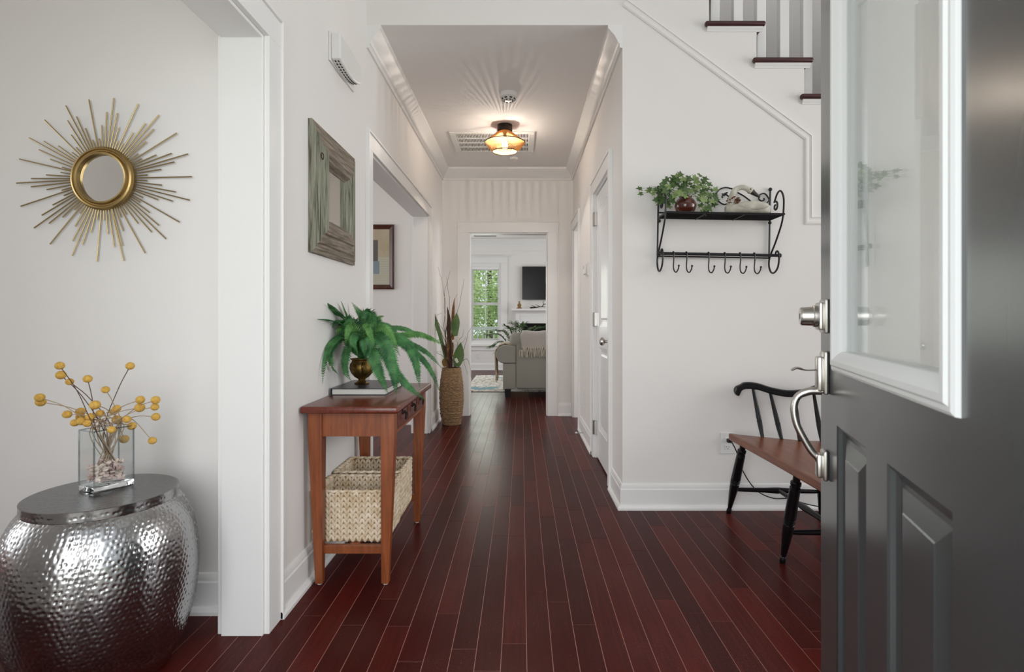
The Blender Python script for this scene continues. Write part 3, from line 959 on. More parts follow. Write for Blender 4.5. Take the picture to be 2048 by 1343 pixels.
for j in range(9):
    a = j * 2 * math.pi / 9
    q = 0.034 if j % 2 else 0.02
    lf.tube([(c.x, c.y, 1.395), (c.x + math.cos(a) * q * 0.6, c.y + math.sin(a) * q * 0.6, 1.42), (c.x + math.cos(a) * q, c.y + math.sin(a) * q, 1.435 + 0.012 * (j % 2 == 0))], [0.007, 0.005, 0.0008], 5)
lf.build('crown_leaves', M['gold'], pn, smooth=True)
dw = MB()
o = Vector((0.40, YL - 0.13, 1.300))
for pts, r0 in (([(-0.22, 0, 0.0), (-0.1, -0.02, 0.01), (0.02, 0.0, 0.025), (0.2, 0, 0.0)], 0.016), ([(-0.1, -0.02, 0.01), (-0.16, 0, 0.04), (-0.2, 0.01, 0.045)], 0.010), ([(0.02, 0, 0.02), (0.06, 0.01, 0.07), (0.05, 0.02, 0.12), (0.08, 0, 0.15)], 0.010), ([(0.06, 0.01, 0.07), (0.13, 0, 0.09), (0.17, 0.01, 0.12)], 0.008), ([(-0.02, 0, 0.02), (-0.06, -0.03, 0.05), (-0.12, -0.03, 0.07)], 0.008)):
    q = catmull([o + Vector(p) for p in pts], 5)
    dw.tube(q, [r0 * (1 - 0.75 * i / (len(q) - 1)) for i in range(len(q))], 7)
tag(dw.build('driftwood', mat('dark_driftwood', srgb(52, 38, 32), 0.8, bump=(80, 0.6)), smooth=True), 'dark twisted driftwood branch lying on the mantel below the television', 'driftwood')


def outlet(name, c, n, label, w_=0.07, h_=0.115, switch=False):
    """wall plate centred at c, facing n (axis-aligned)"""
    c, n = Vector(c), Vector(n)
    t = Vector((0, 0, 1)).cross(n)
    R = Matrix((t, Vector((0, 0, 1)), n)).transposed().to_4x4(); R.translation = c
    r = thing(name, label, 'outlet', c)
    MB().rbox(-w_ / 2, w_ / 2, -h_ / 2, h_ / 2, 0, 0.006, 0.0025, 2, R).build('wall_plate', M['plastic'], r)
    for s in (-1, 1):
        rc = MB().rbox(-0.017, 0.017, s * 0.021 - 0.014, s * 0.021 + 0.014, 0.005, 0.0085, 0.003, 2, R).build('receptacle', M['plastic'], r)
        sl = MB()
        for dx, hh in ((-0.0065, 0.004), (0.0065, 0.0032)):
            sl.box(dx - 0.001, dx + 0.001, s * 0.021 + 0.002 - hh, s * 0.021 + 0.002 + hh, 0.0084, 0.0088, 0, R)
        sl.box(-0.002, 0.002, s * 0.021 - 0.010, s * 0.021 - 0.006, 0.0084, 0.0088, 0, R)
        sl.build('socket_slots', M['dark_slot'], rc)
    return r


outlet('wall_outlet', (-0.92, YL, 0.30), (0, -1, 0), 'white outlet low on the living room wall below the window')
outlet('wall_outlet', (1.164, YF, 0.372), (0, -1, 0), 'white outlet on stair wall behind bench with black cord plugged in', 0.08, 0.12)
outlet('wall_outlet', (XR, 4.98, 0.36), (-1, 0, 0), 'white outlet low on right hall wall beyond closet door')

# ceiling register in the living room
rg = thing('ceiling_register', 'white ceiling register in the living room beyond doorway', 'vent', (-0.7, 10.9, H))
MB().rbox(-1.05, -0.36, 10.6, 11.1, H - 0.012, H, 0.004, 2).build('register_frame', M['plastic'], rg)
mb = MB()
for i in range(8):
    mb.box(-0.95, -0.50, 10.66 + i * 0.05, 10.685 + i * 0.05, H - 0.0135, H - 0.0118)
tag(mb.build('register_slots', M['vent_dark'], rg), kind='stuff')

# rug
def rug_mat():
    m = bpy.data.materials.new('rug_pattern')
    m.use_nodes = True
    nt = m.node_tree; N, L = nt.nodes, nt.links
    b = N['Principled BSDF']; b.inputs['Roughness'].default_value = 0.95
    tc = N.new('ShaderNodeTexCoord')
    v = N.new('ShaderNodeTexNoise'); v.inputs['Scale'].default_value = 13; v.inputs['Detail'].default_value = 2
    L.new(tc.outputs['Object'], v.inputs['Vector'])
    r = N.new('ShaderNodeValToRGB'); r.color_ramp.interpolation = 'CONSTANT'
    e = r.color_ramp.elements
    e[0].position, e[0].color = 0, srgb(158, 150, 142)
    e[1].position, e[1].color = 0.42, srgb(226, 222, 214)
    k = e.new(0.60); k.color = srgb(176, 166, 154)
    L.new(v.outputs['Fac'], r.inputs['Fac'])
    n2 = N.new('ShaderNodeTexNoise'); n2.inputs['Scale'].default_value = 1.6; n2.inputs['Detail'].default_value = 4
    L.new(tc.outputs['Object'], n2.inputs['Vector'])
    g = N.new('ShaderNodeMath'); g.operation = 'GREATER_THAN'; g.inputs[1].default_value = 0.60
    L.new(n2.outputs['Fac'], g.inputs[0])
    mx = N.new('ShaderNodeMix'); mx.data_type = 'RGBA'; mx.inputs['B'].default_value = srgb(128, 164, 172)
    L.new(g.outputs[0], mx.inputs['Factor']); L.new(r.outputs['Color'], mx.inputs['A'])
    L.new(mx.outputs['Result'], b.inputs['Base Color'])
    return m


tag(MB().rbox(-0.85, 2.3, 8.07, 10.33, 0.0, 0.014, 0.005, 2).build('area_rug', rug_mat()), 'pale patterned area rug with teal blotches under the grey sofa', 'rug')

# sofa seen from behind
sf = thing('sofa', 'grey upholstered sofa with rolled arms seen from behind through the doorway', 'sofa', (0.75, 7.9, 0))
SL, SR, SY = -0.077, 1.70, 7.48
mb = MB()
def yprism(mb, prof, x0, x1):
    mb.prism(prof, lambda u, v, a: Vector((a, u, v)), x0, x1)
mb.rbox(SL, SR, SY, SY + 0.20, 0.115, 0.80, 0.03, 3).rbox(SL - 0.09, SR + 0.09, SY - 0.01, SY + 0.24, 0.68, 0.885, 0.085, 5)
mb.build('back', M['sofa'], sf, smooth=50)
for s, xa in ((-1, SL), (1, SR)):
    a = MB()
    x0, x1 = sorted((xa, xa + s * 0.176))
    a.rbox(x0, x1, SY + 0.012, SY + 0.92, 0.115, 0.466, 0.012, 3)
    lobe = [(xa, 0.468), (xa, 0.700)] + [(xa + s * (0.143 + 0.128 * math.cos(t)), 0.592 + 0.130 * math.sin(t)) for t in [math.radians(112 - k * 13) for k in range(18)]]
    lobe = [p for p in lobe if p[1] >= 0.466]
    a.prism(lobe, lambda u, v, w: Vector((u, w, v)), SY - 0.004, SY + 0.94)
    a.build('arm', M['sofa'], sf, smooth=40, bevel=0.014, recalc=True)
MB().rbox(SL, SR, SY + 0.15, SY + 0.93, 0.115, 0.33, 0.03, 3).build('seat_base', M['sofa'], sf, smooth=50)
for i in range(2):
    x0 = SL + 0.02 + i * 0.92
    MB().rbox(x0, x0 + 0.90, SY + 0.2, SY + 0.95, 0.33, 0.48, 0.05, 4).build('seat_cushion', M['sofa'], sf, smooth=50)
    MB().rbox(x0, x0 + 0.90, SY + 0.2, SY + 0.42, 0.46, 0.88, 0.07, 4).build('back_cushion', M['sofa'], sf, smooth=50)
for xx in (SL - 0.155, SR + 0.065):
    for yy in (SY + 0.03, SY + 0.80):
        zf = 0.0145 if yy > SY + 0.4 else 0.0
        MB().add([(xx + 0.01, yy + 0.01, zf), (xx + 0.075, yy + 0.01, zf), (xx + 0.075, yy + 0.07, zf), (xx + 0.01, yy + 0.07, zf), (xx, yy, 0.118), (xx + 0.09, yy, 0.118), (xx + 0.09, yy + 0.08, 0.118), (xx, yy + 0.08, 0.118)],
                 [(3, 2, 1, 0), (4, 5, 6, 7), (0, 1, 5, 4), (1, 2, 6, 5), (2, 3, 7, 6), (3, 0, 4, 7)]).build('foot', M['black_wood'], sf)


def cloth(name, label, cat, rows, m, fringe_m, fringe, thick=0.012):
    """rows: list of polylines (equal length) making a draped sheet"""
    mb = MB()
    nr, nc = len(rows), len(rows[0])
    vs = [p for r in rows for p in r]
    fs = [(i * nc + j, i * nc + j + 1, (i + 1) * nc + j + 1, (i + 1) * nc + j) for i in range(nr - 1) for j in range(nc - 1)]
    mb.add(vs, fs)
    o = mb.build(name, m, None, smooth='all')
    so = o.modifiers.new('solid', 'SOLIDIFY'); so.thickness = thick; so.offset = 0
    tag(o, label, cat)
    fr = MB()
    for p, q, r in fringe:
        fr.tube(catmull([p, (Vector(p) + Vector(q)) / 2 + Vector((random.uniform(-.006, .006), -0.006, 0)), q], 3), r, 5)
    tag(fr.build('fringe', fringe_m, o, smooth=True), kind='stuff')
    return o


def drape_back(z_end, x0, x1, off, nc=16):
    rows = []
    prof = [(SY + 0.26, 0.72), (SY + 0.255, 0.82), (SY + 0.20, 0.895), (SY + 0.10, 0.902), (SY + 0.01, 0.895), (SY - 0.018, 0.85), (SY - 0.026, 0.78), (SY - 0.03, z_end)]
    pr = catmull([(0, a, b) for a, b in prof], 3)
    for i, p in enumerate(pr):
        rows.append([Vector((x0 + (x1 - x0) * j / (nc - 1) + 0.012 * math.sin(i * 0.7) + (0.05 * (1 - i / len(pr)) if j == 0 else 0), p.y - off + 0.005 * math.sin(j * 1.9 + i * .2), p.z + 0.006 * math.sin(j * 1.1) + off)) for j in range(nc)])
    return rows


rows = drape_back(0.655, -0.02, 0.80, 0.0)
fr = []
for k in range(60):
    x = -0.02 + 0.82 * k / 59
    fr.append(((x, SY - 0.034, 0.655), (x + random.uniform(-.012, .012), SY - 0.036, 0.655 - random.uniform(0.075, 0.105)), 0.0055))
for k in range(50):
    x = 0.02 + 0.78 * k / 49
    fr.append(((x, SY - 0.044, 0.70), (x + random.uniform(-.015, .015), SY - 0.046, 0.70 - random.uniform(0.06, 0.085)), 0.0055))
cloth('throw_blanket', 'grey woven throw with cream fringe draped over sofa back', 'blanket', rows, M['throw_grey'], M['cream'], fr)
rows = []
ax = SL - 0.143
for i in range(12):
    t = i / 11
    y = SY + 0.015 + 0.60 * t
    line = []
    for q in range(15):
        a = -0.75 + q / 14 * 2.75
        if a < 1.35:
            r = 0.136 + 0.006 * math.sin(q * 2 + i)
            line.append(Vector((ax + r * math.sin(-a), y, 0.600 + r * math.cos(a))))
        else:
            d = (a - 1.35) / 0.65
            line.append(Vector((ax - 0.138 - 0.012 * math.sin(i * 1.3) + 0.01 * d, y - d * 0.25 * (t - 0.2), 0.600 + 0.03 - d * (0.26 + 0.08 * math.sin(i * 0.8)))))
    rows.append(line)
fr = []
for i in range(0, 12):
    p = rows[i][-1]
    for k in range(3):
        q = p + Vector((0, 0.015 * k, 0))
        fr.append((q, q + Vector((random.uniform(-.01, .02), 0, -random.uniform(.06, .1))), 0.006))
cloth('throw_blanket', 'beige knitted throw hanging over the left arm of grey sofa', 'blanket', rows, M['throw_beige'], M['throw_beige'], fr)


def blade(mb, pts, width, fold=0.3, tip=0.02, nrm=Vector((0, 0, 1)), mi=0):
    """long leaf: folded ribbon along pts"""
    pts = [Vector(p) for p in pts]
    k = len(pts)
    vs, fs = [], []
    for i, p in enumerate(pts):
        t = (pts[min(i + 1, k - 1)] - pts[max(i - 1, 0)]).normalized()
        a = t.cross(nrm)
        if a.length < 1e-4:
            a = t.orthogonal()
        a.normalize()
        b = a.cross(t).normalized()
        u = i / (k - 1)
        w_ = width * max(tip, math.sin(math.pi * min(1, 0.12 + u * 0.88)) ** 0.8)
        vs += [p + a * w_ + b * w_ * fold, p, p - a * w_ + b * w_ * fold]
    for i in range(k - 1):
        fs += [(i * 3, i * 3 + 1, i * 3 + 4, i * 3 + 3), (i * 3 + 1, i * 3 + 2, i * 3 + 5, i * 3 + 4)]
    mb.add(vs, fs, mi)


# palm behind the sofa
pc = at(1036, 700, 9.5); pc.z = 0.0145
pl = thing('potted_palm', 'green potted palm standing behind the grey sofa', 'plant', pc)
MB().lathe([(0, 0), (0.15, 0), (0.19, 0.32), (0.2, 0.35), (0.18, 0.35), (0.17, 0.3), (0, 0.3)], pc, 24).build('pot', M['rope'], pl, smooth=40)
for (tx, ty, dy, hz) in ((985, 690, 0.1, 655), (978, 668, -0.1, 650), (995, 660, 0.2, 640), (1012, 652, 0, 640), (1028, 645, 0.3, 638), (1048, 648, 0.1, 640), (1070, 654, 0.2, 646), (1090, 652, -0.1, 645), (1000, 700, -0.3, 660), (1040, 651, -0.3, 642), (1020, 656, -0.35, 648)):
    tip = at(tx, ty, 9.5 + dy)
    base = pc + Vector((0, 0, 0.34))
    mid = base.lerp(tip, 0.55) + Vector((0, 0, 0.16))
    path = catmull([base, mid, tip], 8)
    fr_ = MB()
    fr_.tube(path, 0.005, 5)
    for i in range(4, len(path)):
        p = path[i]
        t = (path[min(i + 1, len(path) - 1)] - path[i - 1]).normalized()
        a = t.cross(Vector((0, 0, 1))).normalized()
        for s in (-1, 1):
            L = 0.19 * (1 - 0.45 * abs(i / len(path) - 0.6))
            d = (a * s * 0.75 + t * 0.7 + Vector((0, 0, 0.05))).normalized()
            blade(fr_, [p, p + d * L * 0.5, p + d * L + Vector((0, 0, -0.05))], 0.016, 0.2)
    fr_.build('frond', M['palm'], pl)

# trees and railing outside the living room window
for k, (tx, tyy, hh, rr) in enumerate(((-2.9, 16.6, 3.4, 1.75), (0.75, 17.6, 3.6, 1.85), (-1.3, 21.6, 5.0, 2.6))):
    tr = thing('garden_tree', ('leafy green tree outside the window, nearest on the left', 'leafy green tree outside the window, on the right', 'tall leafy green tree farthest beyond the window')[k], 'tree', (tx, tyy, -0.45))
    MB().tube([(tx, tyy, -0.46), (tx + 0.1, tyy, 1.2), (tx, tyy + 0.1, hh * 0.8)], [0.16, 0.12, 0.06], 8).build('trunk', M['twig'], tr, smooth=True)
    lv = MB()
    rng = random.Random(k)
    for i in range(9000):
        u = rng.uniform(-1, 1); a = rng.uniform(0, 6.283); r = rr * rng.uniform(0.3, 1) ** 0.5
        q = math.sqrt(1 - u * u)
        p = Vector((tx + r * q * math.cos(a), tyy + r * q * math.sin(a), hh * 0.52 + r * u * 0.95))
        if p.z < -0.2:
            continue
        d = Vector((rng.uniform(-1, 1), rng.uniform(-1, 1), rng.uniform(-1, 1))).normalized() * 0.075
        e = d.orthogonal().normalized() * 0.042
        lv.add([p - d, p - e, p + d, p + e], [(0, 1, 2, 3)])
    tag(lv.build('foliage', M['leaf_out'], tr), kind='stuff')
rl = thing('porch_railing', 'white porch railing outside the living room window', 'railing', (-1.2, 13.4, -0.45))
MB().box(-3.0, 1.0, 13.37, 13.43, 0.80, 0.88).box(-3.0, 1.0, 13.38, 13.42, 0.25, 0.30).build('rail', M['trim'], rl)
for i in range(-14, 8):
    MB().box(i * 0.13 - 1.2 - 0.015, i * 0.13 - 1.2 + 0.015, 13.385, 13.415, 0.30 if i % 11 else -0.45, 0.80).build('picket', M['trim'], rl)

# ------------------------------------------------------------------ hall ceiling objects
LX, LY = -0.143, 4.72
lt = thing('ceiling_lamp', 'lit woven cord flush lamp with dark canopy on hall ceiling', 'lamp', (LX, LY, H))
MB().lathe([(0, H), (0.064, H), (0.064, H - 0.05), (0.060, H - 0.056), (0, H - 0.056)], (LX, LY, 0), 36).build('canopy', M['dark_bronze'], lt, smooth=30)
ZT, ZM, ZB, RT, RM, RB = 2.682, 2.585, 2.508, 0.046, 0.172, 0.106
mb = MB()
for r, z, q in ((RT, ZT, 0.003), (RM, ZM, 0.0035), (RB, ZB, 0.003)):
    mb.tube([(LX + r * math.cos(t), LY + r * math.sin(t), z) for t in [i * 2 * math.pi / 48 for i in range(49)]], q, 6)
mb.build('wire_ring', M['dark_bronze'], lt, smooth=True)
CM = cord_mat()
mb = MB()
NC = 100
for i in range(NC):
    a = i * 2 * math.pi / NC
    g = 1 if i % 15 == 0 else 0
    for ra, za, rb, zb_ in ((RT, ZT, RM, ZM), (RM, ZM, RB, ZB)):
        mb.tube([(LX + ra * math.cos(a), LY + ra * math.sin(a), za), (LX + rb * math.cos(a), LY + rb * math.sin(a), zb_)], 0.0022 + 0.0007 * g, 5)
tag(mb.build('cord_shade', CM, lt, smooth=True), kind='stuff')
MB().lathe([(0.016, 2.68), (0.016, 2.635), (0.013, 2.63), (0, 2.63)], (LX, LY, 0), 16).build('bulb_socket', M['dark_bronze'], lt, smooth=30)
bb = MB().lathe([(0.013, 2.632), (0.014, 2.62), (0.022, 2.60), (0.029, 2.575), (0.030, 2.56), (0.024, 2.54), (0.012, 2.53), (0, 2.528)], (LX, LY, 0), 20).build('bulb', bulb_mat(), lt, smooth=True)
MB().tube([(LX + 0.004, LY, 2.60), (LX + 0.006, LY, 2.56)], 0.002, 5).tube([(LX - 0.004, LY, 2.60), (LX - 0.006, LY, 2.56)], 0.002, 5).build('filament', filament_mat(), bb)
pd = bpy.data.lights.new('lamp_light', 'POINT'); pd.energy = 40; pd.color = (1, 0.86, 0.72); pd.shadow_soft_size = 0.0065
po = bpy.data.objects.new('lamp_light', pd); scene.collection.objects.link(po); po.location = (0, 0, 2.575 - H); po.parent = lt

vg = thing('return_air_grille', 'white slotted return air grille in hall ceiling beyond lamp', 'vent', (-0.26, 5.17, H))
vx0, vx1, vy0, vy1 = -0.645, 0.120, 4.88, 5.46
mb = MB().box(vx0, vx1, vy0, vy0 + 0.04, H - 0.012, H).box(vx0, vx1, vy1 - 0.04, vy1, H - 0.012, H).box(vx0, vx0 + 0.055, vy0 + 0.04, vy1 - 0.04, H - 0.012, H).box(vx1 - 0.055, vx1, vy0 + 0.04, vy1 - 0.04, H - 0.012, H)
mb.build('grille_frame', M['plastic'], vg, bevel=0.004)
MB().box(vx0 + 0.05, vx1 - 0.05, vy0 + 0.035, vy1 - 0.035, H - 0.002, H).build('grille_back', M['vent_dark'], vg)
mb = MB()
x = vx0 + 0.06
while x < vx1 - 0.06:
    mb.box(x, x + 0.0065, vy0 + 0.04, vy1 - 0.04, H - 0.010, H - 0.002)
    x += 0.0137
tag(mb.build('grille_blades', M['plastic'], vg), kind='stuff')
for i in range(1, 4):
    yy = vy0 + 0.04 + (vy1 - vy0 - 0.08) * i / 4
    MB().box(vx0 + 0.055, vx1 - 0.055, yy - 0.012, yy + 0.012, H - 0.0115, H - 0.002).build('cross_bar', M['plastic'], vg)

sx, sy = -0.096, 4.06
sd = thing('smoke_detector', 'round white smoke detector with dark slots on hall ceiling before lamp', 'smoke detector', (sx, sy, H))
MB().lathe([(0, H), (0.068, H), (0.068, H - 0.018), (0.064, H - 0.030), (0.050, H - 0.036), (0.044, H - 0.048), (0.026, H - 0.054), (0, H - 0.055)], (sx, sy, 0), 40).build('housing', M['plastic'], sd, smooth=30)
mb = MB()
for i in range(8):
    a = i * math.pi / 4 + math.pi / 8
    for r, z, q in ((0.0475, H - 0.042, 0.010), (0.034, H - 0.0525, 0.007)):
        Mt = Matrix.Translation((sx + r * math.cos(a), sy + r * math.sin(a), z)) @ Matrix.Rotation(a, 4, 'Z')
        mb.box(-0.0035, 0.0035, -q, q, -0.004, 0.004, 0, Mt)
mb.build('sensor_slots', M['dark_slot'], sd)
sp = thing('ceiling_sensor', 'small white ceiling disc just behind hall lamp', 'sensor', (-0.077, 5.68, H))
MB().lathe([(0, H), (0.042, H), (0.042, H - 0.010), (0.034, H - 0.020), (0.018, H - 0.024), (0, H - 0.024)], (-0.077, 5.68, 0), 28).build('housing', M['plastic'], sp, smooth=30)
MB().lathe([(0.012, H - 0.022), (0.014, H - 0.034), (0, H - 0.036)], (-0.077, 5.68, 0), 16).build('nozzle', M['plastic'], sp, smooth=30)

# door chime on the left wall
ch = thing('door_chime', 'white plastic door chime box high on left foyer wall', 'door chime', (XL, 2.66, 2.26))
MB().rbox(XL, XL + 0.012, 2.50, 2.86, 2.25, 2.385, 0.004, 2).build('back_plate', M['plastic'], ch)
mb = MB()
prof = []
for i in range(13):
    t = i / 12
    prof.append((2.50 + 0.33 * t, 2.245 + 0.035 * (2 * t - 1) ** 2 * (1 if t > .5 else 0.4)))
poly = prof + [(2.83, 2.375), (2.50, 2.375)]
mb.prism(poly, lambda u, v, a: Vector((a, u, v)), XL + 0.012, XL + 0.055)
mb.build('chime_cover', M['plastic'], ch, bevel=0.006, recalc=True)
mb = MB()
for r in range(2):
    for i in range(12):
        t = (i + 1) / 14
        y = 2.50 + 0.33 * t
        z = 2.245 + 0.035 * (2 * t - 1) ** 2 * (1 if t > .5 else 0.4)
        mb.box(XL + 0.022 + r * 0.014, XL + 0.029 + r * 0.014, y - 0.007, y + 0.007, z - 0.0012, z + 0.004)
mb.build('sound_slots', M['dark_slot'], ch)

# thermostat, door stop
th = thing('thermostat', 'small white thermostat on right hall wall beyond closet door', 'thermostat', (XR, 4.79, 1.5))
MB().rbox(XR - 0.008, XR, 4.715, 4.865, 1.45, 1.56, 0.003, 2).build('wall_plate', M['plastic'], th)
MB().rbox(XR - 0.030, XR - 0.007, 4.73, 4.85, 1.46, 1.552, 0.008, 3).build('cover', M['plastic'], th, smooth=40)
MB().box(XR - 0.0305, XR - 0.029, 4.755, 4.825, 1.505, 1.535).build('display', mat('lcd_grey', srgb(150, 156, 150), 0.3), th)
dp = thing('door_stop', 'spring door stop with white tip on right hall baseboard', 'door stop', (XR - 0.015, 4.95, 0.05))
hx = [(XR - 0.017 - 0.055 * i / 60, 4.95 + 0.006 * math.cos(i * 0.9), 0.05 + 0.006 * math.sin(i * 0.9)) for i in range(61)]
MB().tube(hx, 0.0014, 5).build('spring', M['nickel'], dp, smooth=True)
MB().tube([(XR - 0.07, 4.95, 0.05), (XR - 0.088, 4.95, 0.05)], [0.009, 0.007], 10).build('rubber_tip', M['plastic'], dp, smooth=40)

# ------------------------------------------------------------------ sunburst mirror
SBY = YS
sc_ = at(204, 356, SBY - 0.02)
sb = thing('sunburst_mirror', 'round gold sunburst mirror with thin rods on left room wall', 'mirror', (sc_.x, SBY, sc_.z))
tips = [(497,245),(521,180),(556,112),(572,185),(579,253),(574,320),(601,332),(650,280),(674,140),(711,235),(776,195),(750,263),(714,325),(675,384),(692,408),(763,390),(863,283),(838,382),(918,385),(851,424),(787,460),(720,487),(937,496),(718,515),(790,537),(857,570),(926,610),(843,615),(771,608),(697,597),(683,620),(731,671),(876,717),(775,733),(810,799),(739,765),(674,724),(618,680),(591,693),(708,868),(601,760),(597,832),(604,906),(558,838),(526,775),(507,708),(473,910),(473,705),(443,768),(402,827),(352,882),(355,810),(367,738),(389,675),(244,825),(363,657),(306,693),(239,724),(166,746),(204,684),(257,634),(312,588),(101,640),(302,562),(228,559),(152,545),(80,527),(153,505),(226,487),(297,475),(95,410),(304,450),(246,411),(190,364),(143,307),(215,324),(284,346),(351,377),(372,354),(217,219),(347,292),(330,223),(321,150),(373,203),(417,260),(453,317),(434,120),(484,310)]
for zx, zy in tips:
    p = at(zx / 2.441, 150 + zy / 2.441, SBY - 0.012)
    d = (p - Vector((sc_.x, p.y, sc_.z)))
    q = Vector((sc_.x, SBY - 0.012, sc_.z)) + d.normalized() * 0.10
    MB().tube([q, p], 0.0024, 6).build('rod', M['gold_rod'], sb, smooth=True)
RF = Matrix.Rotation(math.pi / 2, 4, 'X')     # lathe z -> -y
R0 = 0.1145
MB().lathe([(R0 - 0.012, 0.0), (R0, 0.004), (R0 + 0.001, 0.016), (R0 - 0.004, 0.024), (R0 - 0.010, 0.026), (R0 - 0.013, 0.022), (R0 - 0.017, 0.022), (R0 - 0.022, 0.030), (R0 - 0.028, 0.028), (R0 - 0.030, 0.014)], (sc_.x, SBY - 0.002, sc_.z), 72, RF).build('ring_frame', M['gold'], sb, smooth=35)
MB().lathe([(R0 - 0.026, 0.013), (0, 0.013)], (sc_.x, SBY - 0.002, sc_.z), 64, RF).build('mirror_glass', M['mirror'], sb)

# ------------------------------------------------------------------ hammered drum table
DC = Vector((-1.27, 1.672, 0))
dr = thing('drum_table', 'hammered silver metal drum side table on floor in left foreground', 'side table', DC)
ZL = 0.55


def hammered(prof, n, pitch, depth, c, step=0.0036, kern=9, rad=0.30):
    """surface of revolution with a hex grid of real dimples pressed in"""
    prof = np.array(prof)
    seg = np.sqrt((np.diff(prof, axis=0) ** 2).sum(1))
    s = np.concatenate(([0], np.cumsum(seg)))
    rows = int(s[-1] / step)
    ss = np.linspace(0, s[-1], rows)
    r = np.interp(ss, s, prof[:, 0]); z = np.interp(ss, s, prof[:, 1])
    k = np.ones(kern) / kern
    rp = np.convolve(np.pad(r, kern // 2, mode='edge'), k, 'valid'); zp = np.convolve(np.pad(z, kern // 2, mode='edge'), k, 'valid')
    rp[0], rp[-1], zp[0], zp[-1] = r[0], r[-1], z[0], z[-1]
    r, z = rp, zp
    dr_, dz_ = np.gradient(r, ss), np.gradient(z, ss)
    ln = np.sqrt(dr_ ** 2 + dz_ ** 2) + 1e-9
    nr, nz = dz_ / ln, -dr_ / ln
    th_ = np.arange(n) * 2 * np.pi / n
    S, T = np.meshgrid(ss, th_, indexing='ij')
    row = np.round(S / (pitch * 0.87))
    cnt = np.maximum(6, np.round(2 * np.pi * np.interp(row * pitch * 0.87, ss, r) / pitch))
    ph = T * cnt / (2 * np.pi) + 0.5 * (row % 2) + 0.25 * np.sin(row * 12.9898) 
    cell = np.floor(ph)
    jit = 0.16 * np.sin(cell * 78.233 + row * 37.719)
    jis = 0.16 * np.sin(cell * 39.425 + row * 11.135)
    fx = (ph - cell - 0.5 - jit) * pitch
    fy = (S - row * pitch * 0.87) - jis * pitch
    d = np.sqrt(fx ** 2 + fy ** 2) / (pitch * rad)
    dep = np.where(d < 1, -(1 - np.minimum(d, 1) ** 2) ** 1.2, 0) * depth * (0.7 + 0.3 * np.sin(cell * 5.1 + row * 3.3))
    dep[:3] *= 0.2; dep[-3:] *= 0.2
    R = r[:, None] + dep * nr[:, None]
    Z = z[:, None] + dep * nz[:, None]
    vs = np.stack([c.x + R * np.cos(T), c.y + R * np.sin(T), c.z + Z], -1).reshape(-1, 3)
    fs = []
    for i in range(rows - 1):
        b0, b1 = i * n, (i + 1) * n
        for j in range(n):
            j2 = (j + 1) % n
            fs.append((b0 + j, b0 + j2, b1 + j2, b1 + j))
    mb = MB()
    mb.v = [tuple(p) for p in vs]; mb.f = fs; mb.m = [0] * len(fs)
    return mb


prof = [(p.x, p.z) for p in catmull([(0.150, 0, 0.0), (0.172, 0, 0.012), (0.205, 0, 0.07), (0.238, 0, 0.17), (0.252, 0, 0.28), (0.250, 0, 0.36), (0.238, 0, 0.44), (0.212, 0, 0.50), (0.186, 0, 0.529)], 6)]
hammered(prof, 460, 0.0150, 0.0025, DC).build('drum_body', M['steel'], dr, smooth='all')
hammered([(0.1945, 0.522), (0.1945, 0.5496)], 340, 0.0140, 0.0016, DC, 0.0025, 1).build('lid_edge', M['steel'], dr, smooth='all')
hammered([(0.1945, 0.5496), (0.1935, 0.5504), (0.0, 0.5504)], 340, 0.0120, 0.0007, DC, 0.003, 1, 0.45).build('lid', M['steel_dark'], dr, smooth='all')

# glass vase with dried yellow flowers
VN = Vector((-1.279, 1.645, ZL + 0.001))
ur, ul = Vector((0.41, 0.912, 0)), Vector((-0.912, 0.41, 0))
VR = Matrix((ur, ul, Vector((0, 0, 1)))).transposed().to_4x4(); VR.translation = VN
va, vb, vh, vt = 0.115, 0.08, 0.185, 0.005
vs_ = thing('glass_vase', 'clear rectangular glass vase of dried flowers on drum table', 'vase', VN + ur * va / 2 + ul * vb / 2)
mb = MB()
MB().rbox(0, va, 0, vb, 0, 0.016, 0.003, 2, VR).build('vase_base', M['glass_block'], vs_, smooth=40)
gap = MB()
for (a_, b_) in ((0, 0), (va, 0), (0, vb), (va, vb)):
    gap.tube([VR @ Vector((a_ + (0.0015 if a_ == 0 else -0.0015), b_ + (0.0015 if b_ == 0 else -0.0015), 0.016)), VR @ Vector((a_ + (0.0015 if a_ == 0 else -0.0015), b_ + (0.0015 if b_ == 0 else -0.0015), vh))], 0.0024, 8)
gap.tube([VR @ Vector(p) for p in ((0.002, 0.002, vh), (va - 0.002, 0.002, vh), (va - 0.002, vb - 0.002, vh), (0.002, vb - 0.002, vh), (0.002, 0.002, vh))], 0.0020, 8)
gap.build('glass_edges', M['glass_edge'], vs_, smooth=True)
mb.box(0, va, 0, vt, 0.014, vh, 0, VR).box(0, va, vb - vt, vb, 0.014, vh, 0, VR).box(0, vt, vt, vb - vt, 0.014, vh, 0, VR).box(va - vt, va, vt, vb - vt, 0.014, vh, 0, VR)
mb.build('vase_body', M['clear'], vs_)
mb = MB()
rng = random.Random(3)
for i in range(190):
    xx_ = rng.uniform(0.016, va - 0.016)
    p = VR @ Vector((xx_, rng.uniform(0.015, vb - 0.015), 0.020 + (0.075 - 0.5 * abs(xx_ - va / 2)) * rng.random()))
    Mr = Matrix.Rotation(rng.uniform(0, 6), 4, 'Z') @ Matrix.Rotation(rng.uniform(0, 3), 4, 'X')
    mb.ell(p, (rng.uniform(.006, .012), rng.uniform(.005, .009), 0.0028), Mr, 8, 5)
sh = mb.build('shell_filling', M['shell'], smooth=True)
tag(sh, 'pale pink shell pieces filling the bottom of glass vase', 'shells', kind='stuff')
